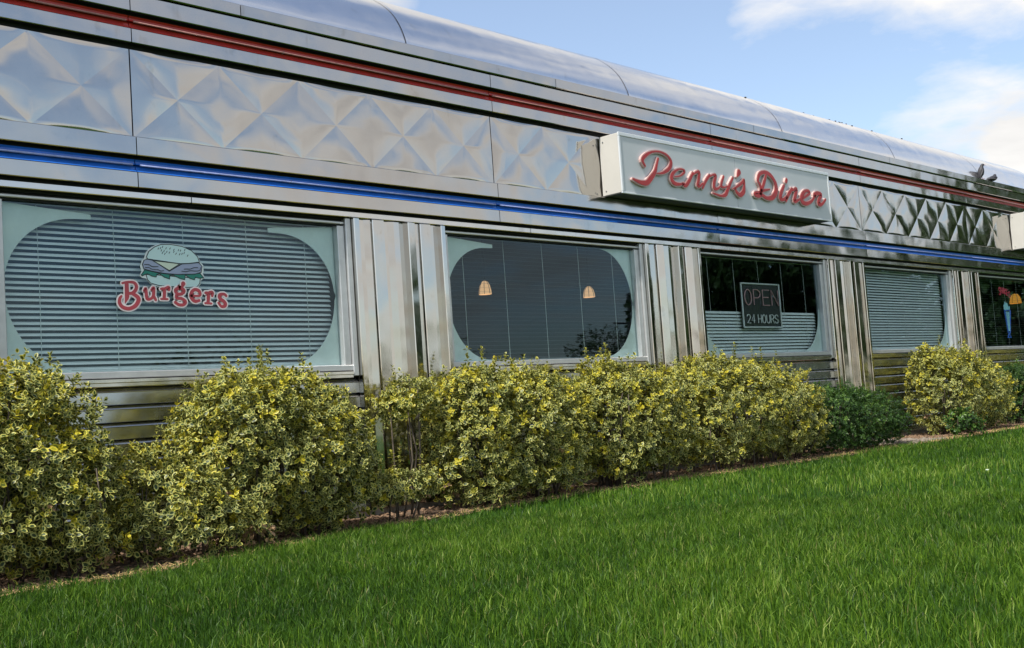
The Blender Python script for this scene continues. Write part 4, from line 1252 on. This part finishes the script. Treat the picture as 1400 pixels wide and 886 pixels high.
# ------------------------------------------------------------------ pigeons on the roof edge
def pigeon(loc, rings, beak, label, legs, wing, heading):
    th = thing('pigeon', loc, label, 'bird', 'pigeons on the roof edge')
    n = 10
    rot = Matrix.Rotation(heading, 3, 'Z')
    P = [Vector(r_[0]) for r_ in rings]
    vs = []
    for i, (c, rw, rh) in enumerate(rings):
        d = (P[min(i + 1, len(P) - 1)] - P[max(i - 1, 0)]).normalized()
        side = Vector((0, 1, 0)); up_ = d.cross(side).normalized()
        for k in range(n):
            a = 2 * math.pi * k / n
            vs.append(rot @ (Vector(c) + side * rw * math.cos(a) + up_ * rh * math.sin(a)))
    fs = [(i * n + k, i * n + (k + 1) % n, (i + 1) * n + (k + 1) % n, (i + 1) * n + k) for i in range(len(rings) - 1) for k in range(n)]
    fs += [tuple(range(n)), tuple(range((len(rings) - 1) * n, len(rings) * n))]
    link('body', MB().add(vs, fs).mesh('body', 'bird_dark', True), th)
    b0 = Vector(beak)
    link('beak', MB().tube([rot @ b0, rot @ (b0 + Vector((.024, 0, -.010)))], [.006, .001], 5).mesh('beak', 'bird_leg'), th)
    for s in (-1, 1):
        w_ = [rot @ Vector((x, s * y, z)) for x, y, z in wing]
        m_ = MB()
        nn = len(w_)
        o_ = rot @ Vector((0, s * .010, 0))
        m_.add(w_ + [p + o_ for p in w_], [tuple(range(nn)), tuple(range(2 * nn - 1, nn - 1, -1))] + [(i, (i + 1) % nn, nn + (i + 1) % nn, nn + i) for i in range(nn)])
        link('wing', m_.mesh('wing', 'bird_grey'), th)
        if legs:
            l0 = rot @ Vector((-.005, s * .022, legs)); l1 = rot @ Vector((.0, s * .022, .003)); l2 = rot @ Vector((.03, s * .026, .003))
            link('leg', MB().tube([l0, l1, l2], .004, 5).mesh('leg', 'bird_leg'), th)


pigeon((15.90, -0.066, 3.335), [((-.026, 0, -.005), .016, .007), ((-.022, 0, .030), .030, .020), ((-.010, 0, .072), .046, .040), ((-.004, 0, .112), .050, .044), ((.004, 0, .146), .041, .037), ((.010, 0, .172), .026, .026), ((.016, 0, .190), .022, .023), ((.028, 0, .202), .021, .021), ((.044, 0, .203), .012, .012)],
       (.047, 0, .201), 'dark pigeon standing upright on the roof edge', .05, [(.0, .046, .150), (-.022, .051, .115), (-.032, .040, .045), (-.030, .024, .006), (-.014, .050, .060), (.004, .052, .100)], R(-50))
pigeon((16.30, -0.066, 3.337), [((-.135, 0, .028), .014, .005), ((-.10, 0, .034), .022, .012), ((-.06, 0, .038), .044, .030), ((-.01, 0, .045), .054, .040), ((.035, 0, .060), .044, .040), ((.052, 0, .082), .026, .026), ((.060, 0, .098), .022, .023), ((.072, 0, .104), .015, .015)],
       (.076, 0, .102), 'smaller pigeon crouching beside the upright one', 0, [(.02, .050, .062), (-.03, .058, .056), (-.09, .036, .040), (-.13, .016, .032), (-.07, .050, .028), (.0, .056, .036)], R(-8))

# ------------------------------------------------------------------ what the steel and glass reflect: trees and a mast across the lawn
def tree(x, y, h, r_, seed, label, n=2600, leaf=.075):
    g = np.random.default_rng(seed); rr = random.Random(seed)
    th = thing('broadleaf_tree', (x, y, GZ), label, 'tree', 'trees across the lawn')
    tr = MB()
    tr.tube([(0, 0, -.05), (.05, .02, h * .25), (-.05, .05, h * .5), (.0, .0, h * .8)], [h * .035, h * .026, h * .017, h * .005], 9)
    lobes = [(0, 0, h * .56, r_ * .75, r_ * .75, h * .40), (r_ * .3, -r_ * .2, h * .3, r_ * .6, r_ * .6, h * .22), (-r_ * .35, r_ * .2, h * .3, r_ * .6, r_ * .6, h * .22)]
    for k in range(7):
        a = rr.uniform(0, 6.28); q = rr.uniform(.4, .75) * r_; z = h * rr.uniform(.38, .78)
        e = (q * math.cos(a), q * math.sin(a), z)
        tr.tube([(0, 0, h * rr.uniform(.22, .45)), (e[0] * .5, e[1] * .5, z * .85), e], [h * .013, h * .008, h * .003], 6)
        lobes.append((*e, r_ * rr.uniform(.32, .5), r_ * rr.uniform(.32, .5), h * rr.uniform(.12, .2)))
    link('trunk', tr.mesh('trunk', 'bark', True), th)
    P, O = lobe_points(g, lobes, n, .75, 2.0)
    A = O + np.array([0, 0, .4]) + g.normal(0, .5, P.shape)
    V, F, At = rosettes(g, P, A, leaf * h ** .5, 2, np.clip(g.normal(.5, .2, len(P)), 0, 1), np.zeros(len(P)))
    link('crown', np_mesh('crown', V, F, 'leaf_tree', At), th)


tree(45, -9.2, 10.5, 4.6, 41, 'tall tree across the lawn, mirrored darkly in the right end of the fascia', 6000, .11)
tree(60, -21.5, 8.6, 6.0, 42, 'far tree behind the tallest one, mirrored in the window right of the OPEN sign', 6000, .12)
tree(52, -5.5, 10.0, 4.5, 47, 'tree beyond the end of the diner, mirrored in the last window', 5000, .11)
tree(50, -25, 9.0, 5.6, 48, 'dense low crowned tree mirrored around the OPEN sign', 9000, .12)
tree(62, -44, 6.5, 4.5, 43, 'low round tree in the reflected tree line behind the mast', 1800)
tree(52, -52, 6.0, 4.8, 44, 'low round tree in the reflected tree line beside the mast', 1800)
tree(38, -58, 6.5, 5.2, 45, 'low tree in the reflected tree line opposite the fluted panels', 1800)
tree(27, -60, 5.5, 4.6, 46, 'leftmost low tree in the reflected tree line', 1800)

lat = thing('lattice_mast', (84, -60, GZ), 'dark lattice mast mirrored at the right of the oval window', 'mast')
for dx in (0, 3.2):
    for dy in (-.5, .5):
        link('upright', MB().tube([(dx - dy, dy, 0), (dx - dy * .6, dy * .6, 10.5 - dx * .4)], .11, 5).mesh('upright', 'tower_grey'), lat)
for z in (5.4, 6.6, 8.0):
    link('crossarm', MB().tube([(-2.2, 0, z), (5.2, 0, z)], .10, 5).mesh('crossarm', 'tower_grey'), lat)
for q in range(7):
    link('brace', MB().tube([(-2 + q, 0, 5.4), (-1 + q, 0, 6.6 + 1.4 * (q % 2))], .06, 5).mesh('brace', 'tower_grey'), lat)
